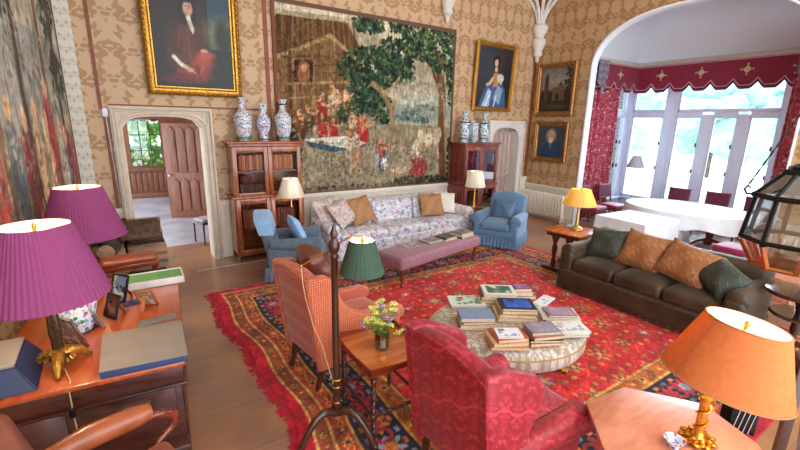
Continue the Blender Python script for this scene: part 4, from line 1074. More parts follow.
stack(475, 325, ZO, CR+2, [(.33, .24, .025, '#a8643a', -4, None, 'russet book at the bottom'), (.33, .25, .02, '#e0cfb2', 0, None, 'cream book second from the bottom'), (.31, .23, .025, '#8a4a34', 3, None, 'brown book third from the bottom'), (.32, .24, .03, '#7f8fa8', 0, None, 'blue grey covered book, topmost')], 'of the stack nearest the crimson chair, on the left')
stack(515, 317, ZO, CR-2, [(.38, .3, .022, '#b98c58', -5, None, 'large ochre book at the bottom'), (.37, .29, .02, '#e3d2b4', 2, None, 'pale book second from the bottom'), (.35, .28, .03, '#a87848', -2, None, 'light brown book third from the bottom'), (.34, .27, .025, '#cdb690', 4, None, 'buff book fourth from the bottom'), (.33, .26, .022, '#23283a', 0, ('#2f55b8', '#3f6ad0', '#22345f'), 'black book with bright blue picture, topmost')], 'of the central stack')
stack(520, 296, ZO, CR+3, [(.26, .2, .03, '#8d7468', 4, None, 'grey brown book at the bottom'), (.24, .19, .03, '#c9b9a6', -3, None, 'cream book in the middle'), (.2, .16, .03, '#6d3f58', 2, ('#9a5f86', '#b98aa6'), 'small book with a pink cover, topmost')], 'of the little farthest stack')
stack(558, 318, ZO, CR-3, [(.34, .25, .025, '#c79c6a', 2, None, 'tan book at the bottom'), (.36, .26, .02, '#d8cfc4', -2, None, 'whitish book in the middle'), (.28, .2, .018, '#8c6f86', 3, ('#9c8098', '#a994a8'), 'mauve book, topmost')], 'of the right-hand far stack')
stack(507, 343, ZO, CR+4, [(.33, .25, .025, '#c07a58', -3, None, 'coral brown book at the bottom'), (.31, .24, .022, '#d9b98a', 3, None, 'straw coloured book second from the bottom'), (.28, .22, .028, '#b9603c', 6, None, 'orange brown book third from the bottom'), (.22, .17, .012, '#e6e4e8', -2, ('#e9e9ee', '#8fa4c4', '#5f78a8'), 'small white and blue book, topmost')], 'of the stack nearest the camera')
stack(541, 340, ZO, CR+8, [(.3, .22, .025, '#c98f78', 0, None, 'salmon book at the bottom'), (.29, .22, .022, '#3a3434', -4, None, 'black edged book second from the bottom'), (.29, .21, .025, '#b07a62', 4, None, 'brown pink book third from the bottom'), (.27, .2, .022, '#8d8298', 0, ('#96869a', '#a79caa'), 'lilac grey book, topmost')], 'of the stack right of the camera-side one')
stack(567, 333, ZO, CR+0, [(.32, .2, .02, '#5c5a52', 3, None, 'grey striped magazine at the bottom'), (.3, .22, .02, '#d3d6da', -3, None, 'pale grey magazine in the middle'), (.33, .22, .012, '#e3e3e2', 4, ('#dfe0de', '#a9adb0', '#c3b9a4'), 'white magazine, topmost')], 'of the low pile at the ottoman\'s right rim')
stack(540, 305, ZO, CR+48, [(.52, .13, .01, '#e4e6ea', 0, ('#e4e6ea', '#aab4c8'), 'long white folded paper')], 'running between the stacks')
# books on the bench
def bstack(px, py, ang_, specs, where):
    p = at_z(px, py, .488); z = .4885
    for w_, d_, t_, col, dr, pic, lb in specs:
        book(lb+' '+where, p.x, p.y, z, w_, d_, t_, col, R(ang_+dr), 'books on the mauve bench', pic); z += t_+.0008
bstack(412, 245, 0, [(.40, .28, .012, '#a9a0a0', 3, ('#bdb4b4', '#7d6a6c', '#8f8a94'), 'flat grey picture magazine')], 'at the left end of the mauve bench')
bstack(431, 242, 8, [(.32, .26, .02, '#4a4442', 2, None, 'dark book'), (.3, .24, .02, '#b6b0b4', -3, ('#8d8a94', '#5b6070'), 'grey picture book lying on a dark one')], 'second from the bench\'s left end')
bstack(446, 239, 10, [(.3, .24, .03, '#c9c2b6', 0, None, 'cream book'), (.3, .24, .025, '#4b504c', 3, ('#565a58', '#6d7470'), 'dark grey book lying on a cream one')], 'in the middle of the bench books')
bstack(462, 236, 12, [(.36, .27, .03, '#3d4140', 0, None, 'big dark book'), (.34, .26, .03, '#d8d4cc', 3, None, 'white edged book'), (.33, .25, .02, '#8a8078', -2, ('#77706a', '#a59a8a'), 'brown picture book, topmost')], 'at the right end of the mauve bench')

# ---- bookcases
def bookcase(label, x0, x1, yf, split, top, hollow=True, door=True, glass=M_glass, mat=M_case, feet=.1):
    w = x1-x0; dpt = YB-.03-yf
    th = thing('bookcase', label, 'bookcase', (x0, yf, 0)); T_ = .03
    def bx(m, a, b, bev=.004): m.span(a, b, bev)
    m = MB(); bx(m, (-.03, .0, .09), (0, dpt, split)); bx(m, (w, .0, .09), (w+.03, dpt, split)); bx(m, (-.03, dpt-.02, .09), (w+.03, dpt, split)); bx(m, (-.03, 0, .09), (w+.03, dpt, .14)); bx(m, (0, .03, .52), (w, dpt, .55)); m.build('lower_case', mat, th, smooth=False)
    m = MB(); bx(m, (0, .03, split), (T_, dpt, top-.05)); bx(m, (w-T_, .03, split), (w, dpt, top-.05)); bx(m, (0, dpt-.02, split), (w, dpt, top-.05)); bx(m, (w/2-.015, .04, split), (w/2+.015, dpt, top-.05)); bx(m, (0, .05, split+.43), (w, dpt, split+.455)); m.build('upper_case', mat, th, smooth=False)
    m = MB(); bx(m, (-.05, -.03, split-.01), (w+.05, dpt, split+.03), .012); m.build('waist_moulding', mat, th)
    m = MB(); bx(m, (-.03, -.01, top-.09), (w+.03, dpt, top-.04), .012); bx(m, (-.06, -.05, top-.04), (w+.06, dpt, top), .015); m.build('cornice', mat, th)
    for z0, z1, yd, s in ((split+.03, top-.09, .0, 1), (.14, split-.01, -.03, 0)):
        for k in (0, 1):
            a = .0+k*w/2+.004; b = a+w/2-.008; st = .065 if s else .07
            d_ = MB(); y1 = yd+.03
            d_.span((a, yd, z0), (a+st, y1, z1), .006); d_.span((b-st, yd, z0), (b, y1, z1), .006); d_.span((a+st, yd, z0), (b-st, y1, z0+.06), .006); d_.span((a+st, yd, z1-.09), (b-st, y1, z1), .006)
            do = d_.build('door', mat, th)
            g = MB(); g.span((a+st, yd+.012, z0+.06), (b-st, yd+.016, z1-.09)); g.build('door_glass', glass, do, smooth=False)
            h_ = MB(); h_.sphere((b-.03 if k == 0 else a+.03, yd-.012, (z0+z1)/2), .012, 8); h_.build('knob', M_brass, do)
    for x in (.0, w):
        for y in (.04, dpt-.05):
            m = MB(); m.lathe([(.02, 0), (.04, .03), (.03, .1)], (x, y, 0), 10); m.build('foot', mat, th)
    return th
YF = 7.17
bookcase('tall glazed mahogany bookcase left of the tapestry with three china vases on top', 1.46, 2.62, YF, 1.10, 2.05)
SP = ['#cc6434', '#b85a30', '#d88046', '#b0542e', '#d0905a', '#a04a2a', '#e0a878', '#bc6c42']
def shelf_row(x0, x1, yf, z, h, grp, lbl, cols, n=None, dmin=.03, dmax=.045):
    x = x0; k = 0; meshes = {}
    while x < x1-.03:
        t_ = random.uniform(dmin, dmax); hh = h*random.uniform(.94, 1.0); c = random.choice(cols)
        m = MB(); m.span((0, 0, 0), (t_-.003, .17, hh), .006, seg=1)
        for q in (.15, .35, .78): m.span((0.002, -.003, hh*q), (t_-.005, .01, hh*q+.006))
        o = m.build('book', bookcol(c, .5), loc=(x, yf, z), smooth=True); tag(o, lbl, 'book', grp); x += t_; k += 1
shelf_row(1.57, 1.99, YF+.07, 1.56, .27, 'bindings on the left upper shelf', 'tan leather binding in the upper row behind the left glass door of the tall bookcase', SP)
shelf_row(2.12, 2.52, YF+.07, 1.56, .27, 'bindings on the right upper shelf', 'tan leather binding in the upper row behind the right glass door of the tall bookcase', SP)
shelf_row(1.57, 1.99, YF+.07, 1.131, .20, 'bindings on the left middle shelf', 'brown binding in the row just above the waist moulding, left half of the bookcase', ['#6d3423', '#7d4028', '#8d4c30', '#5a2c20'])
shelf_row(2.12, 2.52, YF+.07, 1.131, .20, 'bindings on the right middle shelf', 'brown binding in the row just above the waist moulding, behind the white lampshade', ['#6d3423', '#7d4028', '#8d4c30'])
shelf_row(1.58, 1.98, YF+.06, .552, .34, 'tall bindings in the lower left cupboard', 'tall red brown binding in the lower left cupboard of the bookcase', ['#9c4a34', '#8a3c2a', '#a85a44', '#b57a60'], dmin=.045, dmax=.06)
shelf_row(2.12, 2.50, YF+.06, .552, .34, 'tall bindings in the lower right cupboard', 'tall red brown binding in the lower right cupboard, beside the lamp base', ['#9c4a34', '#8a3c2a', '#7d4434'], dmin=.045, dmax=.06)
m = MB(); m.lathe([(.001, 0), (.09, 0), (.1, .05), (.1, .12), (.08, .13), (.001, .13)], (1.68, YF+.17, 1.343), 16)
M_case2 = wood('cabinet_wood', '#5e2018', '#94463a', .25, axis=2, coat=.4)
bookcase('glazed mahogany cabinet right of the tapestry, its doors mirroring the windows', 6.42, 7.44, 7.02, 1.0, 1.99, glass=M_glass2, mat=M_case2)
bpy.data.meshes  # (keeps the pot below inside the first bookcase)
tag(m.build('pottery_bowl', plain('terracotta_pot', '#7c3c28', .6)), 'small brown pot on the shelf behind the left upper glass door', 'pot')
# ---- vases
M_rosevase = floral('famille_rose', '#dfe3e6', ['#b5506a', '#4f7a6a', '#8d9ac0', '#d8c9c6', '#c98aa0', '#e4e8ea'], 30, .15, .5, leaf='#7d8fae', leafthr=.56)
M_bluevase = floral('blue_white', '#d9dcea', ['#6c7fb5', '#b5607a', '#e2e4ee', '#8d9cc8'], 34, .15, .5)
M_greenvase = floral('green_white', '#c9d6dc', ['#3f5f74', '#2f4454', '#dfe8ea', '#8fa9b5'], 26, .15, .45)
M_band = plain('vase_green', '#3f7a62', .2, var=.1); M_bandd = plain('vase_dark', '#34424e', .2, var=.1)
def vase(label, x, y, z, h, prof, mat, bands, cat='vase'):
    th = thing('porcelain_vase', label, cat, (x, y, z)); m = MB(); m.lathe([(r*h, q*h) for r, q in prof], seg=28); m.build('body', mat, th)
    for (q0, r0, q1, r1, bm) in bands:
        m = MB(); m.lathe([(r0*h+.002, q0*h), (r1*h+.002, q1*h)], seg=28, cap=False); m.build('painted_band', bm, th)
    return th
A = [(.0, 0), (.14, 0), (.15, .02), (.15, .10), (.2, .3), (.215, .5), (.19, .62), (.10, .70), (.075, .76), (.075, .9), (.12, .99), (.125, 1), (.1, .99), (.06, .9), (0, .88)]
B_ = [(.0, 0), (.12, 0), (.11, .1), (.1, .16), (.18, .35), (.19, .5), (.17, .6), (.09, .68), (.08, .74), (.1, .8), (.08, .85), (.09, .97), (.07, 1), (0, 1)]
D_ = [(.0, 0), (.14, 0), (.13, .08), (.15, .12), (.17, .3), (.175, .6), (.15, .66), (.08, .72), (.075, .9), (.13, .99), (.14, 1), (.1, .99), (0, .9)]
vase('rose and green flowered china vase, left of the three on the bookcase', 1.72, 7.40, 2.052, .70, A, M_rosevase, [(.03, .15, .1, .152, M_band)])
vase('blue and pink flowered china vase with small bulb neck, middle of three on the bookcase', 2.06, 7.40, 2.052, .63, B_, M_bluevase, [(.02, .118, .06, .114, M_bandd)])
vase('flowered china vase with flared neck and pink panel, right of the three on the bookcase', 2.40, 7.40, 2.052, .70, A, M_rosevase, [(.03, .15, .1, .152, M_band), (.86, .077, .9, .078, M_bandd)])
vase('tall pale blue china vase with dark collar, left on the glazed cabinet', 6.60, 7.30, 1.992, .70, D_, M_greenvase, [(.1, .145, .13, .153, M_bandd), (.62, .173, .66, .153, M_bandd)])
vase('tall pale blue china vase with dark collar, right on the glazed cabinet', 7.22, 7.30, 1.992, .68, D_, M_greenvase, [(.1, .145, .13, .153, M_bandd), (.62, .173, .66, .153, M_bandd)])
m = MB(); m.prism([(-.1, -.1), (.1, -.1), (.1, .1), (-.1, .1)], 0, .44, 'z', .015); m.lathe([(.06, .44), (.05, .5), (.001, .5)], seg=12)
tag(m.build('tea_jar', M_greenvase, loc=(6.93, 7.40, 1.992), rz=.2), 'square pale green jar between the two tall vases on the glazed cabinet', 'jar')

# ---- small tables and lamps
def turned_table(name, label, x, y, w, d, h, mat, rz=0, leg=.02, cat='side table', low=True):
    th = thing(name, label, cat, (x, y, 0), rz); m = MB(); m.span((-w/2, -d/2, h-.03), (w/2, d/2, h), .01); m.build('tabletop', mat, th)
    m = MB(); m.span((-w/2+.03, -d/2+.03, h-.1), (w/2-.03, d/2-.03, h-.03), .004); m.build('apron', mat, th)
    legs(th, [(a*(w/2-.05), b*(d/2-.05)) for a in (-1, 1) for b in (-1, 1)], [(leg*.6, 0), (leg, .06), (leg*.7, .1), (leg*1.1, h*.45), (leg*.7, h*.6), (leg*1.1, h-.1)], mat)
    if low: m = MB(); m.span((-w/2+.05, -d/2+.05, .16), (w/2-.05, d/2-.05, .18), .004); m.build('shelf', mat, th)
    return th
def shade(th, z0, z1, r0, r1, mat, pleats=0, name='lamp_shade', M=None, rim=None, ry=0.0, thick=.003):
    n = max(72, pleats*4) if pleats else 72; m = MB(); T_ = Matrix.Rotation(ry, 4, Vector((.55, .83, 0))) if ry else Matrix.Identity(4)
    T_ = (M or Matrix.Identity(4)) @ Matrix.Translation((0, 0, z0)) @ T_
    h = z1-z0; prof = [(r0, 0), (r0+(r1-r0)*.5, h*.5), (r1, h), (r1-thick, h), (r0+(r1-r0)*.5-thick, h*.5), (r0-thick, 0), (r0, 0)]
    m.lathe(prof, (0, 0, 0), n, M=T_, cap=False, flute=pleats, fa=.012 if pleats else 0)
    sh = m.build(name, mat, th, ang=60)
    if mat in (M_pinkshade, M_greenshade, M_orangeshade):
        m = MB(); g_ = .022*r0; m.lathe([(r0-g_, .004), (r1-g_, h-.002)], (0, 0, 0), n, M=T_, cap=False); m.build('shade_lining', M_lining, sh)
    if rim:
        m = MB()
        for r, z in ((r0, .004), (r1, h-.004)):
            m = MB(); m.tube([T_ @ Vector((r*1.004*math.cos(a*PI/30), r*1.004*math.sin(a*PI/30), z)) for a in range(61)], .005, 6, cap=False); m.build('shade_trim', rim, sh)
    # spider and finial
    m = MB()
    for k in range(3):
        a = k*2*PI/3; m.tube([T_ @ Vector((0, 0, h*.9)), T_ @ Vector((r1*math.cos(a)*.99, r1*math.sin(a)*.99, h-.01))], .0025, 5)
    m.lathe([(.004, h*.8), (.012, h*.86), (.005, h*.9), (.012, h*.95), (.014, h*.99), (.003, h*1.04), (.0005, h*1.05)], (0, 0, 0), 10, M=T_); m.build('finial', M_brass, sh)
    return sh
BULBS = []
def bulb(x, y, z, e, col=(1, .66, .34), r=.04): BULBS.append((x, y, z, e, col, r))
M_offshade = shade_mat('ivory_shade', '#f6f0e6', .5); M_yellowshade = shade_mat('yellow_shade', '#f8dc8c', .5)
M_pinkshade = shade_mat('plum_pleated_silk', '#a0507e', .2); M_greenshade = shade_mat('green_pleated', '#4c6052', .2); M_orangeshade = shade_mat('amber_shade', '#e8935a', .4); M_lining = shade_mat('cream_lining', '#f8ecd0', .35)
turned_table('lamp_table', 'small mahogany lamp table between the left blue chair and the floral sofa', 2.36, 6.93, .42, .42, .60, M_mah, low=False)
th = thing('table_lamp', 'slim brass lamp with ivory shade in front of the tall bookcase', 'lamp', (2.33, 6.93, .602))
m = MB(); m.lathe([(.001, 0), (.08, 0), (.08, .015), (.03, .03), (.015, .06), (.022, .12), (.012, .16), (.012, .3), (.028, .33), (.012, .36), (.01, .62), (.001, .62)], seg=16); m.build('lamp_base', M_brass, th)
shade(th, .52, .83, .235, .13, M_offshade); bulb(2.33, 6.93, 1.28, 3, (1, .92, .8))
turned_table('lamp_table', 'dark square lamp table between the floral sofa and the right blue chair', 6.42, 6.62, .5, .5, .58, M_mah, R(6))
th = thing('table_lamp', 'lamp with ivory shade in front of the glazed cabinet', 'lamp', (6.40, 6.64, .582))
m = MB(); m.lathe([(.001, 0), (.09, 0), (.09, .02), (.04, .04), (.018, .08), (.03, .16), (.014, .22), (.014, .5), (.001, .5)], seg=16); m.build('lamp_base', M_brass, th)
shade(th, .48, .82, .23, .15, M_offshade); bulb(6.40, 6.64, 1.25, 3, (1, .92, .8))
book('dark book lying on the lamp table beside the right blue chair', 6.56, 6.5, .582, .22, .16, .03, '#4b5a54', .3)
# library table with trestle ends + yellow lamp
th = thing('trestle_table', 'carved trestle end table with tan top beside the far arm of the velvet sofa', 'side table', (6.13, 3.99, .016), R(7))
m = MB(); m.span((-.34, -.34, .665), (.34, .34, .70), .012); m.build('tabletop', M_trayw, th)
m = MB(); m.span((-.30, -.28, .60), (.30, .28, .665), .01); m.build('apron', M_dark, th)
for s in (-1, 1):
    m = MB(); pr = [(.05, .06), (.035, .1), (.06, .16), (.03, .24), (.05, .32), (.065, .4), (.035, .48), (.08, .56), (.1, .62)]
    poly = [(r, z) for r, z in pr]+[(-r, z) for r, z in pr[::-1]]
    for q in (-.12, .12): m.prism([(q+a*.7, z) for a, z in poly], s*.27-.02, s*.27+.02, 'x', .006)
    m.span((s*.27-.035, -.32, .0), (s*.27+.035, .32, .06), .015); m.build('trestle_end', M_dark, th)
m = MB(); m.tube([(-.27, 0, .2), (0, 0, .2), (.27, 0, .2)], .022, 8); m.build('stretcher', M_dark, th)
th = thing('table_lamp', 'yellow shaded lamp on a pale column, glowing beside the velvet sofa', 'lamp', (6.16, 3.93, .718))
m = MB(); m.lathe([(.001, 0), (.10, 0), (.10, .02), (.08, .05), (.03, .07), (.03, .1), (.024, .11), (.024, .42), (.034, .43), (.01, .46), (.01, .52), (.001, .52)], seg=18); m.build('lamp_base', plain('brushed_brass', '#b8955c', .3, .8), th)
shade(th, .43, .69, .27, .15, M_yellowshade); bulb(6.16, 3.93, .702+.55, 5, (1, .8, .4))
book('small blue booklet under the yellow lamp', 6.3, 4.12, .718, .22, .15, .015, '#7f93a8', .5)

# ---- barley-twist tray table with flowers
def twist(m, a, b, r, pitch=.055):
    a, b = Vector(a), Vector(b); L = (b-a).length; t_ = (b-a).normalized(); s_ = t_.orthogonal().normalized(); q_ = t_.cross(s_); n_ = int(L/pitch*8)
    for ph in (0, PI): m.tube([a+t_*(L*k/n_)+(s_*math.cos(2*PI*k/8+ph)+q_*math.sin(2*PI*k/8+ph))*r*.5 for k in range(n_+1)], r*.68, 7)
th = thing('twist_leg_table', 'small wooden tray table on dark barley-twist legs between the two wing chairs', 'side table', (1.585, 2.60, .016), R(-1))
m = MB(); m.span((-.28, -.31, .585), (.28, .31, .60), .004); m.build('tabletop', M_trayw, th)
m = MB()
for a, b in (((-.285, -.315), (.285, -.305)), ((-.285, .305), (.285, .315)), ((-.285, -.315), (-.275, .315)), ((.275, -.315), (.285, .315))):
    n_ = 12; horiz = (b[0]-a[0]) > .1
    for k in range(n_):
        q0, q1 = k/n_, (k+1)/n_; hgt = .622+.022*abs(math.cos((k+.5)/n_*PI*1.0))**2
        if horiz: m.span((a[0]+(b[0]-a[0])*q0, a[1], .578), (a[0]+(b[0]-a[0])*q1, b[1], hgt))
        else: m.span((a[0], a[1]+(b[1]-a[1])*q0, .578), (b[0], a[1]+(b[1]-a[1])*q1, hgt))
m.build('tray_rim', M_mah, th, smooth=False)
for x in (-.23, .23):
    for y in (-.26, .26):
        m = MB(); twist(m, (x, y, .06), (x, y, .585), .019); m.lathe([(.012, 0), (.024, .02), (.02, .05), (.017, .06)], (x, y, 0), 10); m.sphere((x, y, .2), .028, 8); m.build('leg', M_dark, th)
for a, b in (((-.23, -.26), (.23, -.26)), ((-.23, .26), (.23, .26)), ((-.23, -.26), (-.23, .26)), ((.23, -.26), (.23, .26))):
    m = MB(); twist(m, (a[0], a[1], .2), (b[0], b[1], .2), .014); m.build('stretcher', M_dark, th)
vx, vy = 1.565, 2.58
th = thing('flower_vase', 'cut glass tumbler vase holding yellow and violet garden flowers on the tray table', 'vase', (vx, vy, .618))
m = MB(); m.lathe([(.0, 0), (.05, 0), (.058, .02), (.062, .14), (.058, .14), (.052, .03), (0, .025)], seg=16, flute=8, fa=.05); m.build('tumbler', M_vaseglass, th, ang=15)
m = MB(); m.lathe([(.0, .022), (.048, .024), (.053, .09), (0, .09)], seg=16); m.build('water', plain('water', '#b9c9b0', .1), th)
st = MB(); heads = []
rr = random.Random(3)
for k in range(40):
    a = rr.random()*2*PI; q = rr.random()**.6; R_ = .175*q; z = .27+.17*rr.random()-.10*q; p = (R_*math.cos(a), R_*math.sin(a), z); heads.append(p)
    st.tube([(p[0]*.12, p[1]*.12, .03), (p[0]*.4, p[1]*.4, z*.55), p], .0022, 4)
    for _ in range(2):
        q2 = rr.uniform(.5, .9); c = Vector((p[0]*q2, p[1]*q2, .1+(z-.1)*q2)); d = Vector((rr.uniform(-1, 1), rr.uniform(-1, 1), rr.uniform(-.2, 1))).normalized()*.05; s_ = d.cross(Vector((0, 0, 1))).normalized()*.012
        st.quad([c, c+d*.5+s_, c+d, c+d*.5-s_])
st.build('stems_and_leaves', plain('stem_green', '#7a9a3c', .6, var=.3), th, recalc=False)
M_yel = plain('umbel_yellow', '#d8dc62', .6, var=.2, nscale=60); M_vio = plain('violet_petal', '#8d76b8', .6, var=.2, nscale=60); M_pal = plain('pale_green_petal', '#cfe08a', .6, var=.2)
for k, p in enumerate(heads):
    m = MB()
    if k % 3 == 1:
        for _ in range(7): m.ico((p[0]+rr.uniform(-.014, .014), p[1]+rr.uniform(-.014, .014), p[2]+rr.uniform(-.01, .014)), .009, 1, (1, 1, .6))
        m.build('violet_flower', M_vio, th)
    else:
        for _ in range(14):
            a = rr.random()*2*PI; q = rr.random()**.5*.032; m.ico((p[0]+q*math.cos(a), p[1]+q*math.sin(a), p[2]+.012-q*q*6), .0065, 1)
        m.build('yellow_flower', M_yel if k % 2 else M_pal, th)

# ---- standing pole lamp
px_, py_ = 1.135, 2.52
th = thing('standing_lamp_pole', 'dark turned floor lamp stand with gilt rings and arched tripod feet', 'floor lamp', (px_, py_, .02), R(0))
m = MB(); m.lathe([(.001, .18), (.025, .19), (.038, .22), (.025, .25), (.04, .27), (.043, .30), (.032, .33), (.03, .4), (.034, .42), (.027, .46), (.026, 1.0), (.024, 1.45), (.034, 1.47), (.022, 1.49), (.038, 1.52), (.042, 1.56), (.02, 1.6), (.03, 1.63), (.018, 1.66), (.01, 1.69), (.001, 1.70)], seg=16); m.build('pole', M_dark, th)
for z in (.31, .44, .50): m = MB(); m.lathe([(.034, z), (.041, z+.006), (.034, z+.012)], seg=14, cap=False); m.build('gilt_ring', M_brass, th)
for a in (-55, 65, 185):
    c_, s_ = math.cos(R(a)), math.sin(R(a)); pts = []
    for k in range(10):
        q = k/9; rr_ = .02+.30*q; z = .24+.07*math.sin(q*PI*.85)-.26*q**2.2; pts.append((rr_*c_, rr_*s_, z-.018))
    m = MB(); m.tube(pts, [.036-.014*k/9 for k in range(10)], 10); m.sphere((.325*c_, .325*s_, .008), .022, 8); m.build('foot', M_dark, th)
def at_d(px, py, X, Y):
    """point on the viewing ray at the depth of (X, Y)"""
    d = ray(px, py).normalized(); n_ = Vector((_f.x, _f.y, 0)).normalized(); t_ = (Vector((X, Y, 0)).dot(n_))/(d.dot(n_)); return Vector((0, 0, CAMH))+d*t_
a_ = at_d(301, 266, px_, py_); b_ = at_d(353, 235, px_, py_); c_ = at_d(361, 241, px_, py_)
loc = Vector((px_, py_, .02))
m = MB(); m.tube([a_-loc, b_-loc, (c_-loc)+Vector((0, 0, .03))], .0055, 8); m.sphere(a_-loc, .011, 8); m.build('swing_arm', M_brass, th)
sc_ = at_d(362, 240, px_, py_)-loc
m = MB(); m.tube([sc_+Vector((0, 0, .03)), sc_-Vector((0, 0, .15))], .008, 8); m.build('lamp_holder', M_brass, th)
shade(th, sc_.z-.235, sc_.z+.0, .158, .088, M_greenshade, 30, M=Matrix.Translation((sc_.x, sc_.y, 0))); bulb(px_+sc_.x, py_+sc_.y, .02+sc_.z-.09, 7, (1, .8, .5))
m = MB(); e_ = at_d(322, 345, px_, py_)-loc; f_ = at_d(306, 300, px_, py_)-loc; m.tube([a_-loc, at_d(303, 285, px_, py_)-loc, f_, at_d(313, 325, px_, py_)-loc, e_, Vector((.0, -.02, .33))], .0035, 6); m.build('cord', plain('gold_flex', '#c9a878', .5), th)

# ---- desk
DZ = .78; drz = R(-4.2)
th = thing('writing_desk', 'large polished mahogany pedestal desk along the left wall', 'desk', (-.29, 3.955, 0), drz)
m = MB(); W_, L_ = 1.1, 2.03; m.span((-W_/2, -L_/2, DZ-.035), (W_/2, L_/2, DZ), .010); m.build('desktop', M_deskwood, th)
m = MB(); m.span((-W_/2+.02, -L_/2+.02, DZ-.16), (W_/2-.02, L_/2-.02, DZ-.035), .006); m.span((-W_/2, -L_/2, DZ-.175), (W_/2, L_/2, DZ-.16), .005); m.build('frieze', M_deskside, th)
m = MB(); m.span((-W_/2+.04, -L_/2+.05, .07), (W_/2-.04, L_/2-.05, DZ-.16), .006); m.span((-W_/2+.025, -L_/2+.035, 0), (W_/2-.025, L_/2-.035, .09), .012); bd = m.build('carcase', M_deskside, th)
for x0, x1 in ((-W_/2+.08, -.14), (-.08, W_/2-.08)):
    m = MB(); m.span((x0, -L_/2+.038, .13), (x1, -L_/2+.052, DZ-.2), .012); m.build('end_panel', M_deskside, bd)
for k in range(3):
    y0 = -L_/2+.1+k*.62; m = MB(); m.span((W_/2-.042, y0, .12), (W_/2-.028, y0+.56, DZ-.2), .008); m.build('side_panel', M_deskside, bd)
def on_desk(px, py, z=DZ): return at_z(px, py, z)
# pink lamps
def gilt_lamp(label, x, y, z, rz, extra=0.0, shz=(.43, .90), rb=.335, rt=.185):
    th = thing('table_lamp', label, 'lamp', (x, y, z), rz)
    M_brz = plain('dark_bronze', '#5a4630', .35, .8, var=.3, nscale=40)
    m = MB(); m.lathe([(.03, .05), (.06, .07), (.03, .09), (.02, .10), (.045, .12), (.03, .135), (.028, .2), (.035, .25), (.03, .30+extra), (.02, .34+extra), (.05, .36+extra), (.03, .385+extra), (.012, .40+extra), (.012, .6+extra), (.001, .6+extra)], seg=18, flute=9, fa=.06); m.build('column', M_brz, th)
    for zz, rr_ in ((.125, .058), (.37+extra, .062)):
        m = MB(); m.lathe([(rr_*.6, zz-.012), (rr_, zz-.004), (rr_, zz+.008), (rr_*.6, zz+.014)], seg=22, flute=11, fa=.1); m.build('gilt_collar', M_gilt, th)
    for k in range(3):
        a = k*2*PI/3+.5; c_, s_ = math.cos(a), math.sin(a)
        m = MB(); m.tube([(0.02*c_, .02*s_, .10), (.06*c_, .06*s_, .095), (.12*c_, .12*s_, .075), (.15*c_, .15*s_, .03), (.18*c_, .18*s_, .010)], [.03, .036, .028, .018, .014], 8)
        for q in range(5): m.ico(((.05+.018*q)*c_-.012*s_*(-1)**q, (.05+.018*q)*s_+.012*c_*(-1)**q, .078-.008*q), .015, 1)
        m.build('scroll_foot', M_gilt, th)
    m = MB()
    for k in range(14):
        a = k*2*PI/14; m.tube([(.05*math.cos(a), .05*math.sin(a), .05), (.075*math.cos(a), .075*math.sin(a), .06), (.06*math.cos(a), .06*math.sin(a), .08)], .007, 5)
    m.build('gilt_mount', M_gilt, th)
    shade(th, shz[0]+extra, shz[1]+extra, rb, rt, M_pinkshade, 64)
    bulb(x, y, z+.72+extra, 14, (1, .82, .55)); return th
p = on_desk(62, 367); gilt_lamp('nearer plum pleated-shade lamp on a gilt tripod base, on the desk', p.x, p.y, DZ+.002, 0, extra=.07)
L2 = (-.40, 4.78); gilt_lamp('farther plum pleated-shade lamp, near the log pile end of the desk', L2[0], L2[1], DZ+.002, .6, extra=.085)
m = MB(); m.tube([p+Vector((.02, -.06, .01)), (-.45, 3.02, DZ+.006), (-.455, 2.955, DZ-.02), (-.45, 2.92, .6), (-.44, 2.90, .3), (-.42, 2.88, .01)], .004, 6)
tag(m.build('lamp_flex', plain('gold_flex', '#c9a878', .5)), 'gold twisted lamp flex hanging over the front edge of the desk', 'cable')
m = MB(); m.rbox((-.452, 2.905, .63), (.035, .02, .07), .01, 2); tag(m.build('flex_switch', M_iron), 'black inline switch hanging on the gold lamp flex', 'switch')
# ginger jar
jp = on_desk(78, 331)
vase('broad white porcelain jar painted with pink and blue flowers, behind the nearer plum lamp', jp.x, jp.y, DZ+.002, .39, [(0, 0), (.26, 0), (.27, .02), (.33, .25), (.38, .55), (.36, .78), (.25, .88), (.2, .92), (.2, 1), (.17, 1), (.16, .92), (0, .92)], floral('jar_flowers', '#e4e2ea', ['#c04a5c', '#4a78a8', '#3f8a6a', '#e2a0b0', '#e8e6ee', '#7f9ad0'], 26, .15, .45, leaf='#6f9a8a', leafthr=.58), [(.01, .268, .05, .275, M_bandd)], 'jar')
def photo_frame(label, px, py, w, h, rz, fm, cols, tilt=18, lie=0):
    p = on_desk(px, py); th = thing('photo_frame', label, 'photo frame', (p.x, p.y, DZ+.003), rz); T_ = Matrix.Rotation(R(-tilt), 4, 'X')
    m = MB()
    for a, b in (((-w/2, 0), (w/2, .018)), ((-w/2, h-.018), (w/2, h)), ((-w/2, 0), (-w/2+.018, h)), ((w/2-.018, 0), (w/2, h))): m.span((a[0], -.008, a[1]), (b[0], .008, b[1]), .002, M=T_)
    m.build('frame', fm, th)
    m = MB(); m.span((-w/2+.01, -.002, .01), (w/2-.01, .006, h-.01), M=T_); m.build('photograph', floral('photo_'+cols[0][1:]+cols[1][1:], cols[0], cols, 22, .25, .6), th, smooth=False)
    m = MB(); tp_ = T_ @ Vector((0, .01, h*.7)); m.prism([(-.02, 0), (.02, 0), (.012, 1), (-.012, 1)], 0, .004, 'y', M=Matrix.Translation((0, tp_.y+h*.32, 0)) @ Matrix(((1, 0, 0, 0), (0, 1, -(h*.32), 0), (0, 0, tp_.z, 0), (0, 0, 0, 1)))); m.build('easel_strut', fm, th)
    return th
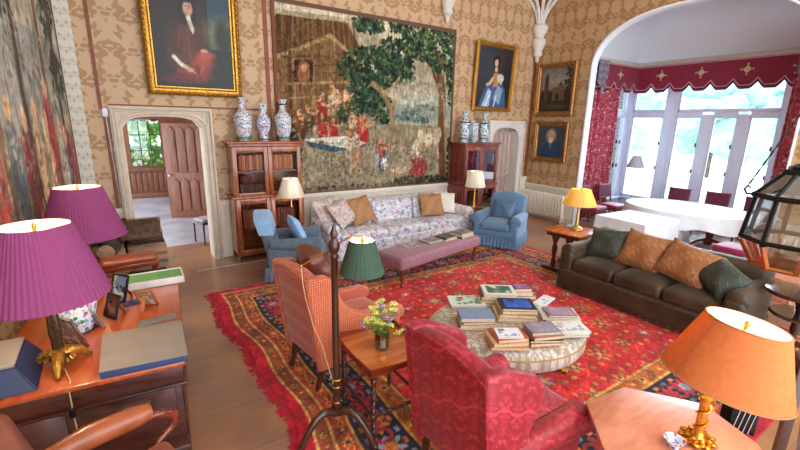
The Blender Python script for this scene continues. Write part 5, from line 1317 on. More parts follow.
M_silver = plain('silver', '#b9b9c4', .25, .9); M_blackf = plain('black_frame', '#1a1a22', .3)
photo_frame('black framed double photograph standing on the desk beside the green tray', 117, 302, .19, .25, R(-52), M_blackf, ['#7d94b8', '#33414f', '#d8cf6a', '#e6e6e0'])
photo_frame('dark photograph frame leaning behind the black framed one', 110, 318, .17, .2, R(-60), M_blackf, ['#6d3a30', '#2c2a2a', '#8a5c50'])
photo_frame('silver photo frame turned away, right of the porcelain jar', 98, 326, .2, .26, R(120), M_silver, ['#9c8a78', '#c9c2b6'], tilt=22)
photo_frame('silver photo frame turned away, just behind the nearer plum lamp base', 78, 345, .2, .27, R(135), M_silver, ['#8f8578', '#c9c2b6'], tilt=20)
photo_frame('wooden photo frame turned away in front of the white sided tray', 150, 305, .16, .19, R(150), M_trayw, ['#9c8a78', '#c9c2b6'], tilt=26)
# open tray with green lining
tp_ = on_desk(150, 283); th = thing('desk_tray', 'white sided open tray lined with green at the far end of the desk', 'tray', (tp_.x, tp_.y, DZ+.002), drz+R(4))
m = MB(); a, b, hh = .30, .15, .07
m.span((-a, -b, 0), (a, b, .006)); m.span((-a, -b, 0), (a, -b+.012, hh)); m.span((-a, b-.012, 0), (a, b, hh)); m.span((-a, -b, 0), (-a+.012, b, hh)); m.span((a-.012, -b, 0), (a, b, hh)); m.build('tray_box', plain('tray_white', '#e0dcd8', .5), th, smooth=False)
m = MB(); m.span((-a+.013, -b+.013, .006), (a-.013, b-.013, .06)); m.build('green_lining', plain('green_baize', '#64905a', .8), th, smooth=False)
q_ = on_desk(137, 302); m = MB(); m.box((q_.x, q_.y, DZ+.006), (.2, .1, .01), rz=.2); tag(m.build('blue_wallet', plain('navy', '#26366e', .5), smooth=False), 'flat navy blue wallet lying on the desktop', 'wallet')
# flat box
M_greybox = plain('grey_board', '#8c8078', .5, var=.05); M_navyside = plain('navy_cloth', '#33466e', .5, var=.05)
q0, q1, q2, q3 = (at_z(*c, DZ+.055) for c in ((99, 372), (103, 334), (181, 320), (187, 354)))
th = thing('box_file', 'flat grey topped box with blue sides lying on the right front of the desk', 'box', (0, 0, DZ+.002))
m = MB(); pl = [(q.x, q.y) for q in (q0, q3, q2, q1)]; m.prism(pl, 0, .045, 'z', .002); m.build('box_body', M_navyside, th)
cx_ = sum(a for a, b in pl)/4; cy_ = sum(b for a, b in pl)/4
m = MB(); m.prism([(cx_+(a-cx_)*1.01, cy_+(b-cy_)*1.01) for a, b in pl], .045, .053, 'z', .002); m.build('box_lid', M_greybox, th)
q_ = on_desk(158, 322); m = MB(); m.box((q_.x, q_.y+.03, DZ+.006), (.28, .12, .008), rz=.1); tag(m.build('folded_paper', plain('grey_paper', '#77706e', .6), smooth=False), 'grey folder peeping out behind the flat box on the desk', 'folder')
# tall navy box at the near left
th = thing('document_case', 'navy blue sloping document case with grey lid at the left of the desk', 'box', (0, 0, 0))
tq = [(-.70, 3.09), (-.71, 3.50), (-.90, 3.50), (-.90, 3.09)]; bq = [(-.60, 3.01), (-.62, 3.52), (-.93, 3.52), (-.93, 3.01)]
m = MB(); A_ = [m.b.verts.new((x, y, DZ+.002)) for x, y in bq]; B1 = [m.b.verts.new((x, y, DZ+.15)) for x, y in tq]
m.b.faces.new(A_[::-1]); m.b.faces.new(B1)
for k in range(4): m.b.faces.new([A_[k], A_[(k+1) % 4], B1[(k+1) % 4], B1[k]])
bmesh.ops.bevel(m.b, geom=list(m.b.edges), offset=.008, segments=2, affect='EDGES'); m.build('case_body', plain('navy_leather', '#1c2648', .4, var=.1), th)
m = MB(); m.prism([(x, y) for x, y in tq], DZ+.15, DZ+.165, 'z', .004); m.build('case_lid', M_greybox, th)

# ---- desk chair (leather, turned sideways)
th = thing('desk_armchair', 'tan leather desk armchair with scrolled mahogany arms in front of the desk', 'armchair', (-.16, 2.22, 0), R(108))
m = MB(); m.rbox((0, -.02, .45), (.54, .5, .10), .04, 5, puff=.03); m.build('seat', M_leather2, th)
lean = lambda p: (p.x, p.y+max(0, p.z-.45)*.25, p.z)
m = MB(); m.prism([(-.27, .42), (-.31, 1.04), (-.22, 1.10), (.22, 1.10), (.31, 1.04), (.27, .42)], .22, .29, 'y', .03, fn=lean); m.build('backrest', M_leather2, th)
for s in (-1, 1):
    m = MB(); m.tube([(s*.29, .32, .71), (s*.30, .1, .72), (s*.30, -.12, .71), (s*.30, -.21, .70)], [.042, .066, .064, .05], 12); pad = m.build('arm_pad', M_leather, th)
    m = MB()
    for k in range(20): m.sphere((s*.338, .27-.45*k/19, .69), .005, 5)
    m.build('nail_heads', M_brass, pad)
    m = MB(); m.tube([(s*.29, .34, .67), (s*.30, .1, .672), (s*.30, -.18, .67), (s*.30, -.27, .655), (s*.30, -.33, .61), (s*.30, -.34, .56), (s*.295, -.30, .52), (s*.28, -.24, .50), (s*.27, -.2, .46)], [.02, .02, .022, .026, .028, .026, .022, .02, .02], 10); m.sphere((s*.30, -.34, .60), .034, 10, s=(.8, 1, 1)); m.build('scrolled_arm', M_mah, th)
legs(th, [(a*.24, b) for a in (-1, 1) for b in (-.22, .2)], [(.014, 0), (.02, .1), (.024, .2), (.018, .25), (.028, .32), (.028, .42)], M_mah)
# ---- logs stacked beside the doorway
M_logbark = plain('log_bark', '#4a3a30', .9, var=.35, nscale=18, bstr=.6); M_logend = plain('log_end', '#c09a7a', .8, var=.2, nscale=25); M_logsplit = wood('log_split', '#6b4a38', '#b58c6c', .8, axis=0, coat=0)
M_logsplit2 = wood('log_split_grey', '#5d4a3e', '#8f7868', .8, axis=0, coat=0); M_logbark2 = plain('log_bark_brown', '#5f4636', .9, var=.4, nscale=14, bstr=.7)
def log(label, x, y, z, L, r, rz, kind, roll=0.0, grp='logs in the firewood pile'):
    m = MB(); n = 10 if kind == 'round' else 6
    if kind == 'round': sec = [(r*math.cos(k*2*PI/n)*random.uniform(.93, 1.05), r*math.sin(k*2*PI/n)*random.uniform(.93, 1.05)) for k in range(n)]
    else: sec = [(-r, -r*.55), (r, -r*.6), (r*.75, r*.1), (r*.1, r*.7), (-r*.5, r*.55), (-r*.95, 0)]; sec = [(a*random.uniform(.9, 1.1), b*random.uniform(.85, 1.15)) for a, b in sec]
    m.prism([(a, b+(0)) for a, b in sec], -L/2, L/2, 'x', .006)
    bot = min(b for a, b in sec)
    m.deform(lambda p: (p.x, p.y, p.z-bot))
    o = m.build('firewood_log', M_logbark if kind == 'round' else random.choice((M_logsplit, M_logsplit2, M_logbark2)), loc=(x, y, z), rz=rz, ang=30); tag(o, label, 'log', grp)
    o.data.materials.append(M_logend)
    for f in o.data.polygons:
        if abs(f.normal.x) > .85: f.material_index = 1
    return o
LZ = 0
for lay in range(8):
    for k in range(5):
        y = 6.46+k*.195+random.uniform(-.012, .012); hgt = .118
        for xx, L in ((-.33, .42), (.11, .44)):
            if lay >= 6 and k == 0 or (lay == 7 and k == 1 and xx > 0): continue
            kd = 'round' if random.random() < .2 else 'split'
            log('split firewood log in the pile beside the stone doorway', xx+random.uniform(-.03, .03), y, .002+lay*hgt, L*random.uniform(.86, 1.04), random.uniform(.072, .09) if kd == 'split' else .058, random.uniform(-.09, .09), kd)
log('round cut log with pale sawn end, resting on the near front of the firewood pile', -.30, 6.27, .66, .40, .10, R(80), 'round')
log('square split log lying crosswise on top of the firewood pile', .05, 6.46, .80, .46, .10, R(10), 'split')
# ---- leather stool beyond the desk
th = thing('leather_stool', 'long orange brown leather topped stool between the desk and the firewood', 'stool', (-.10, 5.50, 0), R(4))
m = MB(); m.rbox((0, 0, .80), (.56, .22, .09), .04, 5, puff=.02); m.build('seat', plain('orange_leather', '#93401f', .35, var=.15, coat=.2), th)
m = MB(); m.span((-.27, -.09, .70), (.29, .11, .76), .01); m.build('seat_rail', M_mah, th)
legs(th, [(a*.25, b*.08) for a in (-1, 1) for b in (-1, 1)], [(.015, 0), (.022, .1), (.016, .25), (.026, .70)], M_mah)
# ---- little chair in the hall doorway
th = thing('hall_chair', 'small dark ladder-seat chair with striped cushion inside the stone doorway', 'chair', (1.22, 8.75, 0), R(-70))
m = MB(); m.span((-.2, -.2, .40), (.2, .2, .44), .01); m.build('seat', M_dark, th)
m = MB(); m.rbox((0, 0, .47), (.38, .38, .06), .03, 3); m.build('seat_pad', plain('linen_pad', '#a8a6ae', .8), th)
legs(th, [(a*.18, b*.18) for a in (-1, 1) for b in (-1, 1)], [(.016, 0), (.018, .4)], M_dark)
m = MB()
for s in (-1, 1): m.tube([(s*.18, .18, .42), (s*.18, .22, .9)], .016, 8)
for z in (.55, .68, .81): m.span((-.18, .185, z), (.18, .215, z+.05), .006)
m.build('backrest', M_dark, th)

# ---- radiator
th = thing('column_radiator', 'cream cast iron column radiator under the dado rail of the right wall', 'radiator', (XR-.14, 6.86, 0), R(-90))
for k in range(16):
    x = -.62+k*.082; m = MB(); pts = []
    pl = [(-.055, .12), (-.055, .66), (-.03, .70), (.03, .70), (.055, .66), (.055, .12), (.03, .09), (-.03, .09)]
    m.prism([(a, b) for a, b in pl], x-.026, x+.026, 'x', .02); m.build('column', plain('radiator_cream', '#efe6d6', .35, var=.03), th)
m = MB(); m.tube([(-.66, 0, .16), (.66, 0, .16)], .025, 8); m.tube([(-.66, 0, .62), (.66, 0, .62)], .025, 8); m.tube([(.68, 0, .0), (.68, 0, .16), (.62, 0, .16)], .015, 8); m.tube([(-.64, 0, .0), (-.64, 0, .2)], .02, 8); m.tube([(.6, 0, 0), (.6, 0, .2)], .02, 8); m.build('pipework', plain('radiator_cream', '#efe6d6', .35), th)

# ---- curtains and pelmet in the bay
M_curt = floral('curtain_print', '#a11c3c', ['#c9405c', '#8a1230', '#d8aab4', '#a11c3c'], 13, .7, .38, leaf='#cf8a98', leafthr=.56)
M_curtlin = plain('curtain_lining', '#8a1a34', .8)
def curtain(label, x0, y0, x1, y1, z0, z1, waves, amp=.06, pinch=0):
    dx, dy = x1-x0, y1-y0; L = math.hypot(dx, dy); nx, ny = -dy/L, dx/L
    def fn(side):
        def f(i, j):
            a = amp*math.sin(i*waves*2*PI)*(.6+.4*j)+.4*amp*math.sin(i*waves*4.3*PI+2)
            k = 1-pinch*math.sin(j*PI)*.5; ii = .5+(i-.5)*k
            return (x0+dx*ii+nx*(a+side), y0+dy*ii+ny*(a+side), z1+(z0-z1)*j)
        return f
    m = MB(); m.grid(fn(0), 90, 14); m.grid(fn(.02), 90, 14)
    return tag(m.build('curtain', M_curt, ang=60), label, 'curtain')
curtain('crimson patterned curtain hanging at the left side of the bay, above the magenta chairs', 9.45, 6.25, 10.75, 6.15, .05, 3.36, 6, .075)
curtain('crimson patterned curtain at the right side of the bay, behind the hanging lantern', 9.62, 2.42, 11.0, 2.60, .05, 3.30, 6, .075)
PX, PY1, PY0, PZT, PZB = 11.55, 6.12, 2.5, 3.93, 3.38
path = [(9.58, PY1+.05), (PX, PY1), (PX, PY0), (9.58, PY0-.02)]
th = thing('pelmet', 'crimson scalloped velvet pelmet with gold crosses running around the bay window', 'pelmet', (0, 0, 0))
M_pelmet = plain('pelmet_velvet', '#8f1c3c', .7, var=.12, nscale=10, sheen=.4); M_piping = plain('pink_braid', '#d8a0a8', .7); M_bull = plain('bullion_fringe', '#6b2a48', .8, var=.3, nscale=90); M_goldthread = plain('gold_thread', '#d8c49a', .5, .3)
PER = .44
def scal(s): 
    u = (s/PER) % 1; v = abs(u-.5)*2    # 1 at the cusps, 0 mid dip
    return PZB-.06+.15*max(0, (v-.4)/.6)**1.3 if v > .4 else PZB-.06+.0*v
top = MB(); pipe = MB(); fri = MB(); s_off = 0.0
for si, (a, b) in enumerate(zip(path, path[1:])):
    L = math.hypot(b[0]-a[0], b[1]-a[1]); n = int(L/.022); d = ((b[0]-a[0])/L, (b[1]-a[1])/L); nn = (-d[1], d[0])
    sg = -1
    pts = []; s0 = {0: L*0+(.22-L) % PER, 1: .1, 2: .1}[si]
    for side in (0, .025):
        top.grid(lambda i, j, side=side: (a[0]+d[0]*L*i+nn[0]*side, a[1]+d[1]*L*i+nn[1]*side, PZT*(1-j)+scal(s0+L*i)*j), n, 4)
    pp = [(a[0]+d[0]*L*i/n-nn[0]*.012, a[1]+d[1]*L*i/n-nn[1]*.012, scal(s0+L*i/n)+.035) for i in range(n+1)]
    # path runs clockwise seen from above: the room side is on the right-hand normal
    pp = [(p[0]+0, p[1]+0, p[2]) for p in pp]
    pipe.tube(pp, .011, 6); pipe.tube([(p[0], p[1], PZT-.02) for p in (pp[0], pp[-1])], .012, 6)
    for side in (-.006, .03):
        fri.grid(lambda i, j, side=side: (a[0]+d[0]*L*i+nn[0]*side, a[1]+d[1]*L*i+nn[1]*side, scal(s0+L*i)+.004-(.045+.006*(int(i*n) % 2))*j), n, 1)
    k = 0
    e = .5*PER-s0
    while e < .15: e += PER
    while e < L-.1:
        if (k % 2) == 0:
            cx, cy = a[0]+d[0]*e-nn[0]*.018, a[1]+d[1]*e-nn[1]*.018; cz = (PZT+PZB)/2+.03
            g = MB(); rot = math.atan2(d[1], d[0]); Mx = Matrix.Translation((cx, cy, cz)) @ Matrix.Rotation(rot, 4, 'Z')
            for q in range(8):
                an = q*PI/4; rr_ = .085 if q % 2 == 0 else .06
                g.ico((rr_*math.cos(an)*.6, 0, rr_*math.sin(an)*.6), .028, 1, (1.0, .25, 1.0), M=Mx @ Matrix.Rotation(0, 4, 'Y'))
                if q % 2 == 0: g.ico((rr_*1.25*math.cos(an), 0, rr_*1.25*math.sin(an)), .022, 1, (1, .25, 1), M=Mx)
            g.ico((0, -.004, 0), .03, 1, (1, .4, 1), M=Mx); g.build('gold_cross', M_goldthread, th)
        k += 1; e += PER
top.build('valance', M_pelmet, th); pipe.build('braid', M_piping, th); f_ = fri.build('fringe', M_bull, th)
m = MB(); m.span((9.50, PY1-.02, 3.32), (9.60, PY1+.3, 3.98), .01); m.build('end_return', M_dark, th)
def jab(i, j): return (9.60+.42*i, PY1-.06+.03*math.sin(i*5*PI), 3.95-(.42+.36*(1-abs(2*i-1)))*j)
m = MB(); m.grid(jab, 24, 8); m.build('tail_swag', damask('grey_lilac_damask', '#6f6472', '#a59aa6', cell=.05, axes='xz', nsc=3, thr=.5), th)

# ---- bay furniture: oval table, square table, chairs
th = thing('oval_dining_table', 'long oval dining table under a white cloth in the bay window', 'table', (10.0, 3.85, 0), R(0))
m = MB(); m.lathe([(.001, .70), (1, .70), (1, .735), (.001, .735)], seg=64, M=Matrix.Diagonal((.93, 1.22, 1, 1))); m.build('tabletop', M_mah, th)
for yy in (-.5, .5):
    m = MB(); m.lathe([(.06, .05), (.09, .1), (.05, .16), (.07, .3), (.1, .42), (.06, .52), (.05, .6), (.12, .7)], (0, yy, 0), 14); m.build('pedestal', M_mah, th)
    for k in range(3):
        a = k*2*PI/3+.5; m = MB(); m.tube([(0.03*math.cos(a), yy+.03*math.sin(a), .16), (.25*math.cos(a), yy+.25*math.sin(a), .12), (.42*math.cos(a), yy+.42*math.sin(a), .03)], [.035, .03, .025], 8); m.build('leg', M_mah, th)
def cl(i, j):
    a = i*2*PI; 
    if j < .5: r = j*2*1.0; return (r*.94*math.cos(a), r*1.23*math.sin(a), .745)
    q = (j-.5)*2; w_ = .025*math.sin(a*17)*q; drop = .26+.07*math.sin(a*4+1)**2; r = .945+.03*q+w_
    return (r*math.cos(a), (r+.29)*math.sin(a), .745-drop*q)
m = MB(); m.grid(cl, 120, 16, closed_u=True); bmesh.ops.remove_doubles(m.b, verts=m.b.verts, dist=.0005)
tag(m.build('tablecloth', M_cloth, loc=(10.0, 3.85, 0), ang=80), 'white cloth covering the long oval dining table in the bay', 'tablecloth')
# rectangular table
RT = (8.20, 3.98); rrz = R(-4)
th = thing('rectangular_table', 'rectangular table under a white cloth directly behind the velvet sofa', 'table', (RT[0], RT[1], 0), rrz)
m = MB(); m.span((-.55, -.48, .66), (.55, .48, .70), .01); m.build('tabletop', M_mah, th)
legs(th, [(a*.48, b*.42) for a in (-1, 1) for b in (-1, 1)], [(.03, 0), (.03, .6), (.035, .66)], M_dark)
def cl2(i, j):
    per = 4; s_ = i*4; k = int(s_) % 4; u = s_-int(s_); X_, Y_ = .565, .495
    c = [(-X_, -Y_), (X_, -Y_), (X_, Y_), (-X_, Y_)]; a, b = c[k], c[(k+1) % 4]; p = (a[0]+(b[0]-a[0])*u, a[1]+(b[1]-a[1])*u)
    if j < .3: q = j/.3; return (p[0]*q, p[1]*q, .708)
    q = (j-.3)/.7; f = 1+.05*q+.03*q*math.sin(i*2*PI*16); return (p[0]*f, p[1]*f, .708-.52*q)
m = MB(); m.grid(cl2, 160, 20, closed_u=True); bmesh.ops.remove_doubles(m.b, verts=m.b.verts, dist=.0005)
tag(m.build('tablecloth', M_cloth, loc=(RT[0], RT[1], 0), rz=rrz, ang=50), 'white cloth hanging nearly to the floor over the rectangular table', 'tablecloth')
def dchair(label):
    th = thing('dining_chair', label, 'chair', (0, 0, 0), 0, 'dining chairs in the bay')
    m = MB(); m.rbox((0, 0, .455), (.50, .48, .09), .035, 4, puff=.015); m.build('seat', M_mag, th)
    m = MB(); m.span((-.24, -.23, .36), (.24, .23, .42), .008); m.build('seat_rail', M_chairwood, th)
    m = MB(); m.rbox((0, .25, .80), (.48, .06, .34), .025, 4, fn=lambda p: (p.x, p.y+max(0, p.z-.45)*.12, p.z)); m.build('back_pad', M_magdark, th)
    for s in (-1, 1):
        m = MB(); m.tube([(s*.22, .22, 0), (s*.22, .22, .4), (s*.22, .245, .62), (s*.23, .30, .98)], [.018, .022, .02, .016], 8); m.build('leg', M_chairwood, th)
        m = MB(); m.tube([(s*.22, -.21, 0), (s*.22, -.21, .38)], [.018, .024], 8); m.build('leg', M_chairwood, th)
    m = MB(); m.tube([(-.22, -.21, .14), (-.22, .22, .14)], .012, 6); m.tube([(.22, -.21, .14), (.22, .22, .14)], .012, 6); m.tube([(-.22, 0, .14), (.22, 0, .14)], .012, 6); m.tube([(-.21, .23, .64), (.21, .23, .64)], .012, 6); m.build('stretcher', M_chairwood, th)
    return th
dc = dchair('magenta seated dining chair against the window, leftmost of the three behind the oval table'); dc.location = (11.08, 4.60, 0); dc.rotation_euler = (0, 0, R(-90))
dup(dc, (11.16, 3.82, 0), R(-90), 'magenta seated dining chair against the window, middle one of the three behind the oval table')
dup(dc, (11.12, 3.02, 0), R(-86), 'magenta seated dining chair against the window, rightmost of the three behind the oval table')
dup(dc, (8.40, 2.42, 0), R(176), 'magenta dining chair side-on just behind the velvet sofa, left of the lantern')
dup(dc, (9.55, 5.72, 0), R(2), 'magenta dining chair under the left curtain, nearer the yellow lamp')
dup(dc, (10.28, 5.62, 0), R(-4), 'magenta dining chair by the white floor lamp at the far end of the oval table')
dup(dc, (9.55, 2.12, 0), R(170), 'magenta dining chair at the lantern end of the oval table')
th = thing('reading_lamp', 'slender white floor lamp standing in the left corner of the bay', 'floor lamp', (10.75, 5.45, 0))
m = MB(); m.lathe([(.001, 0), (.13, 0), (.13, .02), (.02, .04), (.01, .06), (.01, 1.5), (.001, 1.5)], seg=16); m.build('stand', plain('pale_metal', '#b9b3a8', .3, .6), th)
shade(th, 1.42, 1.72, .22, .09, shade_mat('white_shade', '#dfe0ea', .4))

# ---- hanging lantern
LX, LY = 3.9, .80; LR = .275
th = thing('hanging_lantern', 'black framed octagonal glass lantern with copper base hanging by chains at the right', 'lantern', (LX, LY, 1.50), R(4))
NS = 8
def hexa(r, z, k): a = (k+.5)*2*PI/NS; return Vector((r*math.cos(a), r*math.sin(a), z))
zb, zt, zr, rb_, rt_, z0_ = .14, .45, .62, .30, .262, -.05
fr = MB(); gl = MB()
for k in range(NS):
    fr.tube([hexa(rb_, zb, k), hexa(rt_, zt, k)], .015, 6); fr.tube([hexa(rb_, zb, k), hexa(rb_, zb, k+1)], .018, 6); fr.tube([hexa(rt_*1.06, zt, k), hexa(rt_*1.06, zt, k+1)], .02, 6)
    fr.tube([hexa(rt_*1.06, zt, k), hexa(.13, zr, k)], .013, 6); fr.tube([hexa(.13, zr, k), hexa(.13, zr, k+1)], .02, 6)
    gl.quad([hexa(rb_, zb, k), hexa(rb_, zb, k+1), hexa(rt_, zt, k+1), hexa(rt_, zt, k)]); gl.quad([hexa(rt_*1.06, zt, k), hexa(rt_*1.06, zt, k+1), hexa(.13, zr, k+1), hexa(.13, zr, k)])
fr.lathe([(.001, .62), (.125, .62), (.125, .66), (.03, .70), (.02, .78), (.001, .78)], seg=8)
fr.build('lantern_frame', M_iron, th); gl.build('lantern_glass', glass_mat('lantern_glass', '#dfe9f2', .30, .08), th, smooth=False, recalc=False)
M_copper = plain('copper', '#c98a5c', .22, .9)
fb = MB(); gb = MB()
for k in range(NS):
    fb.tube([hexa(rb_*.985, zb-.02, k), hexa(rb_*.68, z0_, k)], .020, 6); fb.tube([hexa(rb_*.68, z0_, k), hexa(rb_*.68, z0_, k+1)], .016, 6)
    gb.quad([hexa(rb_*.68, z0_, k), hexa(rb_*.68, z0_, k+1), hexa(rb_*.98, zb-.02, k+1), hexa(rb_*.98, zb-.02, k)])
fb.lathe([(.001, z0_-.05), (.03, z0_-.04), (.02, z0_-.01), (rb_*.68, z0_), (.001, z0_+.005)], seg=8)
fb.build('copper_base', M_copper, th); gb.build('base_glass', glass_mat('lantern_base_glass', '#f2e6d8', .35, .12), th, smooth=False, recalc=False)
for k in range(0, NS, 2):
    m = MB(); p = hexa(rt_*1.06, zt, k); d = Vector((p.x, p.y, 0)).normalized(); m.tube([p, p+d*.04+Vector((0, 0, .0)), p+d*.06+Vector((0, 0, .03)), p+d*.045+Vector((0, 0, .055)), p+d*.025+Vector((0, 0, .045))], .008, 6); m.build('hook', M_iron, th)
apex = Vector((0, 0, 1.35))
for k in range(0, NS, 2):
    p = hexa(rt_*1.06+.05, zt+.04, k); m = MB(); n_ = 26
    for q in range(n_):
        a, b = p.lerp(apex, q/n_), p.lerp(apex, (q+1.15)/n_); m.tube([a, b], .007 if q % 2 else .0045, 5)
    m.build('chain', M_iron, th)
m = MB(); n_ = 60
for q in range(n_): z = 1.35+(5.6-1.50-1.35)*q/n_; m.tube([(0, 0, z), (0, 0, z+(5.6-2.85)/n_*1.1)], .010 if q % 2 else .006, 5)
m.build('chain', M_iron, th)
m = MB()
for k in range(3):
    a = k*2*PI/3; m.lathe([(.001, 0), (.012, 0), (.012, .09), (.003, .10)], (.06*math.cos(a), .06*math.sin(a), .05), 8); 
m.lathe([(.001, .02), (.09, .02), (.09, .05), (.001, .05)], seg=12)
m.build('candle', plain('candle_wax', '#efe6cc', .5), th)

# ---- round dark table with potted flower, low rosy table beyond
th = thing('drum_table', 'round polished dark mahogany table behind the large amber lamp', 'side table', (5.90, 1.02, .0))
M_darkpol = wood('dark_polished', '#24110f', '#45201a', .12, axis=0, coat=.8)
m = MB(); m.lathe([(.001, .68), (.30, .68), (.33, .69), (.34, .71), (.33, .73), (.31, .735), (.001, .735)], seg=48); m.build('tabletop', M_darkpol, th)
m = MB(); m.lathe([(.001, .44), (.24, .44), (.26, .46), (.24, .48), (.001, .48)], seg=40); m.build('lower_tier', M_darkpol, th)
m = MB(); m.lathe([(.04, .06), (.05, .12), (.03, .2), (.05, .3), (.03, .44), (.04, .5), (.06, .6), (.1, .68)], seg=14); m.build('pedestal', M_darkpol, th)
for k in range(3): a = k*2*PI/3+.4; m = MB(); m.tube([(.02*math.cos(a), .02*math.sin(a), .14), (.2*math.cos(a), .2*math.sin(a), .1), (.33*math.cos(a), .33*math.sin(a), .02)], [.03, .025, .02], 8); m.build('leg', M_darkpol, th)
th = thing('flower_pot', 'white ceramic pot of lilac flowers on the round dark table', 'potted plant', (6.06, 1.04, .737))
m = MB(); m.lathe([(.001, 0), (.06, 0), (.09, .16), (.095, .18), (.08, .18), (.07, .03), (.001, .03)], seg=20); m.build('pot', plain('white_ceramic', '#eceef4', .2), th)
m = MB(); m.lathe([(.001, .15), (.084, .15), (.001, .155)], seg=16); m.build('soil', M_logbark, th)
m = MB(); rr = random.Random(8); hd = []
for k in range(26):
    a = rr.random()*2*PI; q = .15*rr.random()**.5; p = (q*math.cos(a), q*math.sin(a), .22+.12*rr.random()-.3*q); hd.append(p); m.tube([(p[0]*.3, p[1]*.3, .14), p], .002, 4)
m.build('stems', plain('stem_green', '#7a9a3c', .6), th)
for p in hd:
    m = MB()
    for _ in range(6): m.ico((p[0]+rr.uniform(-.018, .018), p[1]+rr.uniform(-.018, .018), p[2]+rr.uniform(-.01, .015)), .012, 1, (1, 1, .5))
    m.build('lilac_flower', plain('lilac_petal', '#c3b2dc', .6, var=.2), th)
turned_table('low_table', 'low rosy brown table beyond the velvet sofa, left of the round dark table', 7.35, 1.55, .6, .6, .5, M_pinkw, R(-10))

# ---- octagonal table, the large amber lamp and small things on it
poly = [(2.04, .96), (2.335, 1.265), (2.71, 1.22), (2.985, .84), (2.84, .50), (2.50, .34), (2.12, .52)]
cx_, cy_ = 2.5, .82
th = thing('octagonal_table', 'rosy wooden table with cut corners beside the crimson armchair, carrying the large amber lamp', 'side table', (cx_, cy_, 0))
pl = [(a-cx_, b-cy_) for a, b in poly]
m = MB(); m.prism(pl, .625, .65, 'z', .005); m.build('tabletop', M_pinkw, th)
m = MB(); m.prism([(a*.93, b*.93) for a, b in pl], .56, .625, 'z', .004); m.build('apron', M_dark, th)
legs(th, [(a*.82, b*.82) for a, b in (pl[0], pl[2], pl[3], pl[5])], [(.015, 0), (.022, .06), (.018, .3), (.025, .56)], M_dark)
lx, ly = 2.565, .715
th = thing('table_lamp', 'large amber drum-shaded lamp with gilt column in the near right corner', 'lamp', (lx, ly, .651))
M_gold = plain('bright_gilt', '#d49a3a', .22, .9, var=.2, nscale=30)
m = MB(); m.lathe([(.001, 0), (.07, 0), (.075, .02), (.045, .035), (.03, .05), (.026, .08), (.024, .26), (.034, .28), (.036, .295), (.02, .31), (.01, .33), (.01, .66), (.001, .66)], seg=20); m.build('column', M_gold, th)
m = MB(); m.tube([(.032*math.cos(k*.45), .032*math.sin(k*.45), .07+.0062*k) for k in range(34)], .005, 6); m.build('gilt_ribbon', M_gold, th)
m = MB()
for k in range(9):
    a = k*2*PI/9; m.ico((.078*math.cos(a), .078*math.sin(a), .02), .022, 1, (1, 1, .8)); m.ico((.06*math.cos(a+.3), .06*math.sin(a+.3), .04), .016, 1)
m.build('gilt_leaves', M_gold, th)
shade(th, .40, .755, .305, .187, M_orangeshade, M=TR(.06, -.04, 0), ry=R(9), rim=plain('amber_braid', '#b57a4a', .7))
m = MB(); 
for k in (2.66,): TT = TR(.06, -.04, .4) @ Matrix.Rotation(R(9), 4, Vector((.55, .83, 0))); m.tube([TT @ Vector((.3085*math.cos(k), .3085*math.sin(k), .005)), TT @ Vector((.1885*math.cos(k), .1885*math.sin(k), .352))], .0022, 5)
m.build('shade_seam', plain('seam', '#9c5c2c', .7), th)
bulb(lx+.08, ly-.055, .651+.6, 13, (1, .84, .6))
bw = at_z(671, 447, .66)
th = thing('small_bowl', 'small blue and white china bowl at the foot of the large amber lamp', 'bowl', (bw.x+.03, bw.y+.0, .651))
m = MB(); m.lathe([(.001, 0), (.03, 0), (.03, .01), (.05, .04), (.055, .05), (.05, .05), (.03, .02), (.001, .015)], seg=24); m.build('bowl_body', M_bluevase, th)
# ---- things at the extreme right edge
th = thing('reading_chair', 'grey upholstered chair back cut off by the right edge of the picture', 'armchair', (3.28, .02, 0), R(60))
m = MB(); m.rbox((0, .2, .68), (.62, .14, .7), .06, 6, fn=lambda p: (p.x, p.y+(p.z-.4)*.15, p.z)); m.build('backrest', plain('grey_upholstery', '#8d8488', .7, var=.08, sheen=.2), th)
m = MB(); m.rbox((0, -.08, .40), (.62, .55, .16), .05, 5); m.build('seat', plain('grey_upholstery', '#8d8488', .7), th)
legs(th, [(a*.26, b) for a in (-1, 1) for b in (-.3, .2)], [(.015, 0), (.025, .33)], M_dark)
fp = at_z(777, 436, .8)
th = thing('fire_screen', 'dark wooden upright of a standing screen at the right edge beside the amber shade', 'screen', (fp.x+.07, fp.y-.01, 0), R(32))
m = MB(); m.span((-.022, -.022, .0), (.022, .022, 1.24), .005); m.build('post', M_dark, th)
m = MB(); m.span((.022, -.010, 1.0), (.36, .010, 1.24), .004); m.build('panel', M_darkpol, th)
m = MB(); m.span((-.03, -.14, 0), (.03, .14, .03), .008); m.build('foot', M_dark, th)
wp = at_z(738, 420, .12)
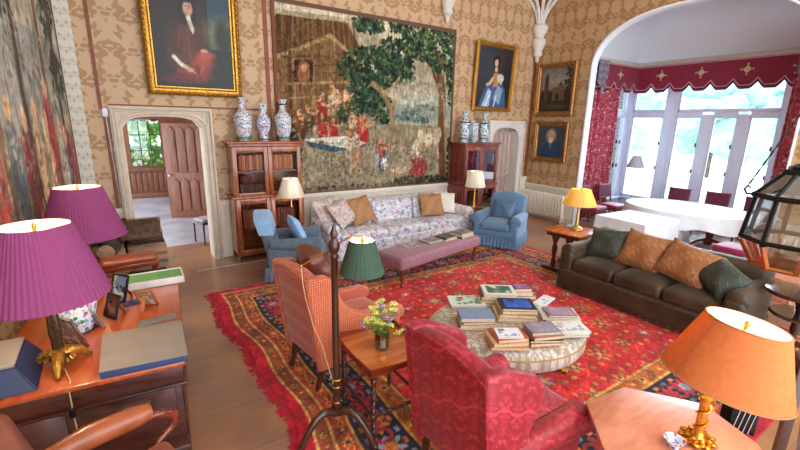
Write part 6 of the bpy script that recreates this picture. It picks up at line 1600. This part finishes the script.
th = thing('wire_rack', 'small black rack with thin white diagonal wires on the floor behind the octagonal table', 'rack', (wp.x, wp.y, 0), R(-30))
m = MB(); m.span((-.12, -.05, .02), (.12, .05, .26), .005); m.build('rack_body', M_iron, th)
m = MB()
for k in range(4): m.tube([(-.1+k*.05, -.055, .03), (-.06+k*.05, -.056, .25)], .003, 5)
m.build('wires', plain('white_wire', '#d8d8dc', .4), th)
for x in (-.1, .1): m = MB(); m.span((x-.01, -.06, 0), (x+.01, .06, .02)); m.build('foot', M_iron, th)
# ---- bulbs
# ================================================================ LIGHT
def light(kind, name, loc, energy, col=(1, 1, 1), size=.1, rot=None, **kw):
    d = bpy.data.lights.new(name, kind); d.energy = energy; d.color = col
    if kind == 'AREA':
        d.size = size
        if 'sy' in kw: d.shape = 'RECTANGLE'; d.size_y = kw['sy']
    elif kind == 'SUN': d.angle = size
    else: d.shadow_soft_size = size
    o = bpy.data.objects.new(name, d); COL.objects.link(o); o.location = loc
    if rot: o.rotation_euler = rot
    return o
for (x_, y_, z_, e_, c_, r_) in BULBS: light('POINT', 'lamp_bulb', (x_, y_, z_), e_, c_, r_)
struct(CEIL.build('ceiling', M_ceil))
w = bpy.data.worlds.new('world'); scene.world = w; w.use_nodes = True; nt = w.node_tree; nt.nodes.clear()
bg = nt.nodes.new('ShaderNodeBackground'); ow = nt.nodes.new('ShaderNodeOutputWorld'); nt.links.new(bg.outputs[0], ow.inputs[0])
bg.inputs[0].default_value = (0.84, 0.92, 1.0, 1); bg.inputs[1].default_value = 4.2
d = Vector((-1, -.12, -.42)); s = light('SUN', 'soft_daylight', (20, 5, 12), 12, (.93, .96, 1), math.radians(50)); s.rotation_euler = d.to_track_quat('-Z', 'Y').to_euler()
scene.view_settings.view_transform = 'Standard'; scene.view_settings.look = 'None'; scene.view_settings.gamma = 1; scene.view_settings.exposure = 0.3
scene.view_settings.use_curve_mapping = False
try: scene.cycles.use_denoising = True; scene.cycles.max_bounces = 8; scene.cycles.transparent_max_bounces = 16; scene.cycles.sample_clamp_indirect = 6; scene.cycles.caustics_reflective = False
except Exception: pass
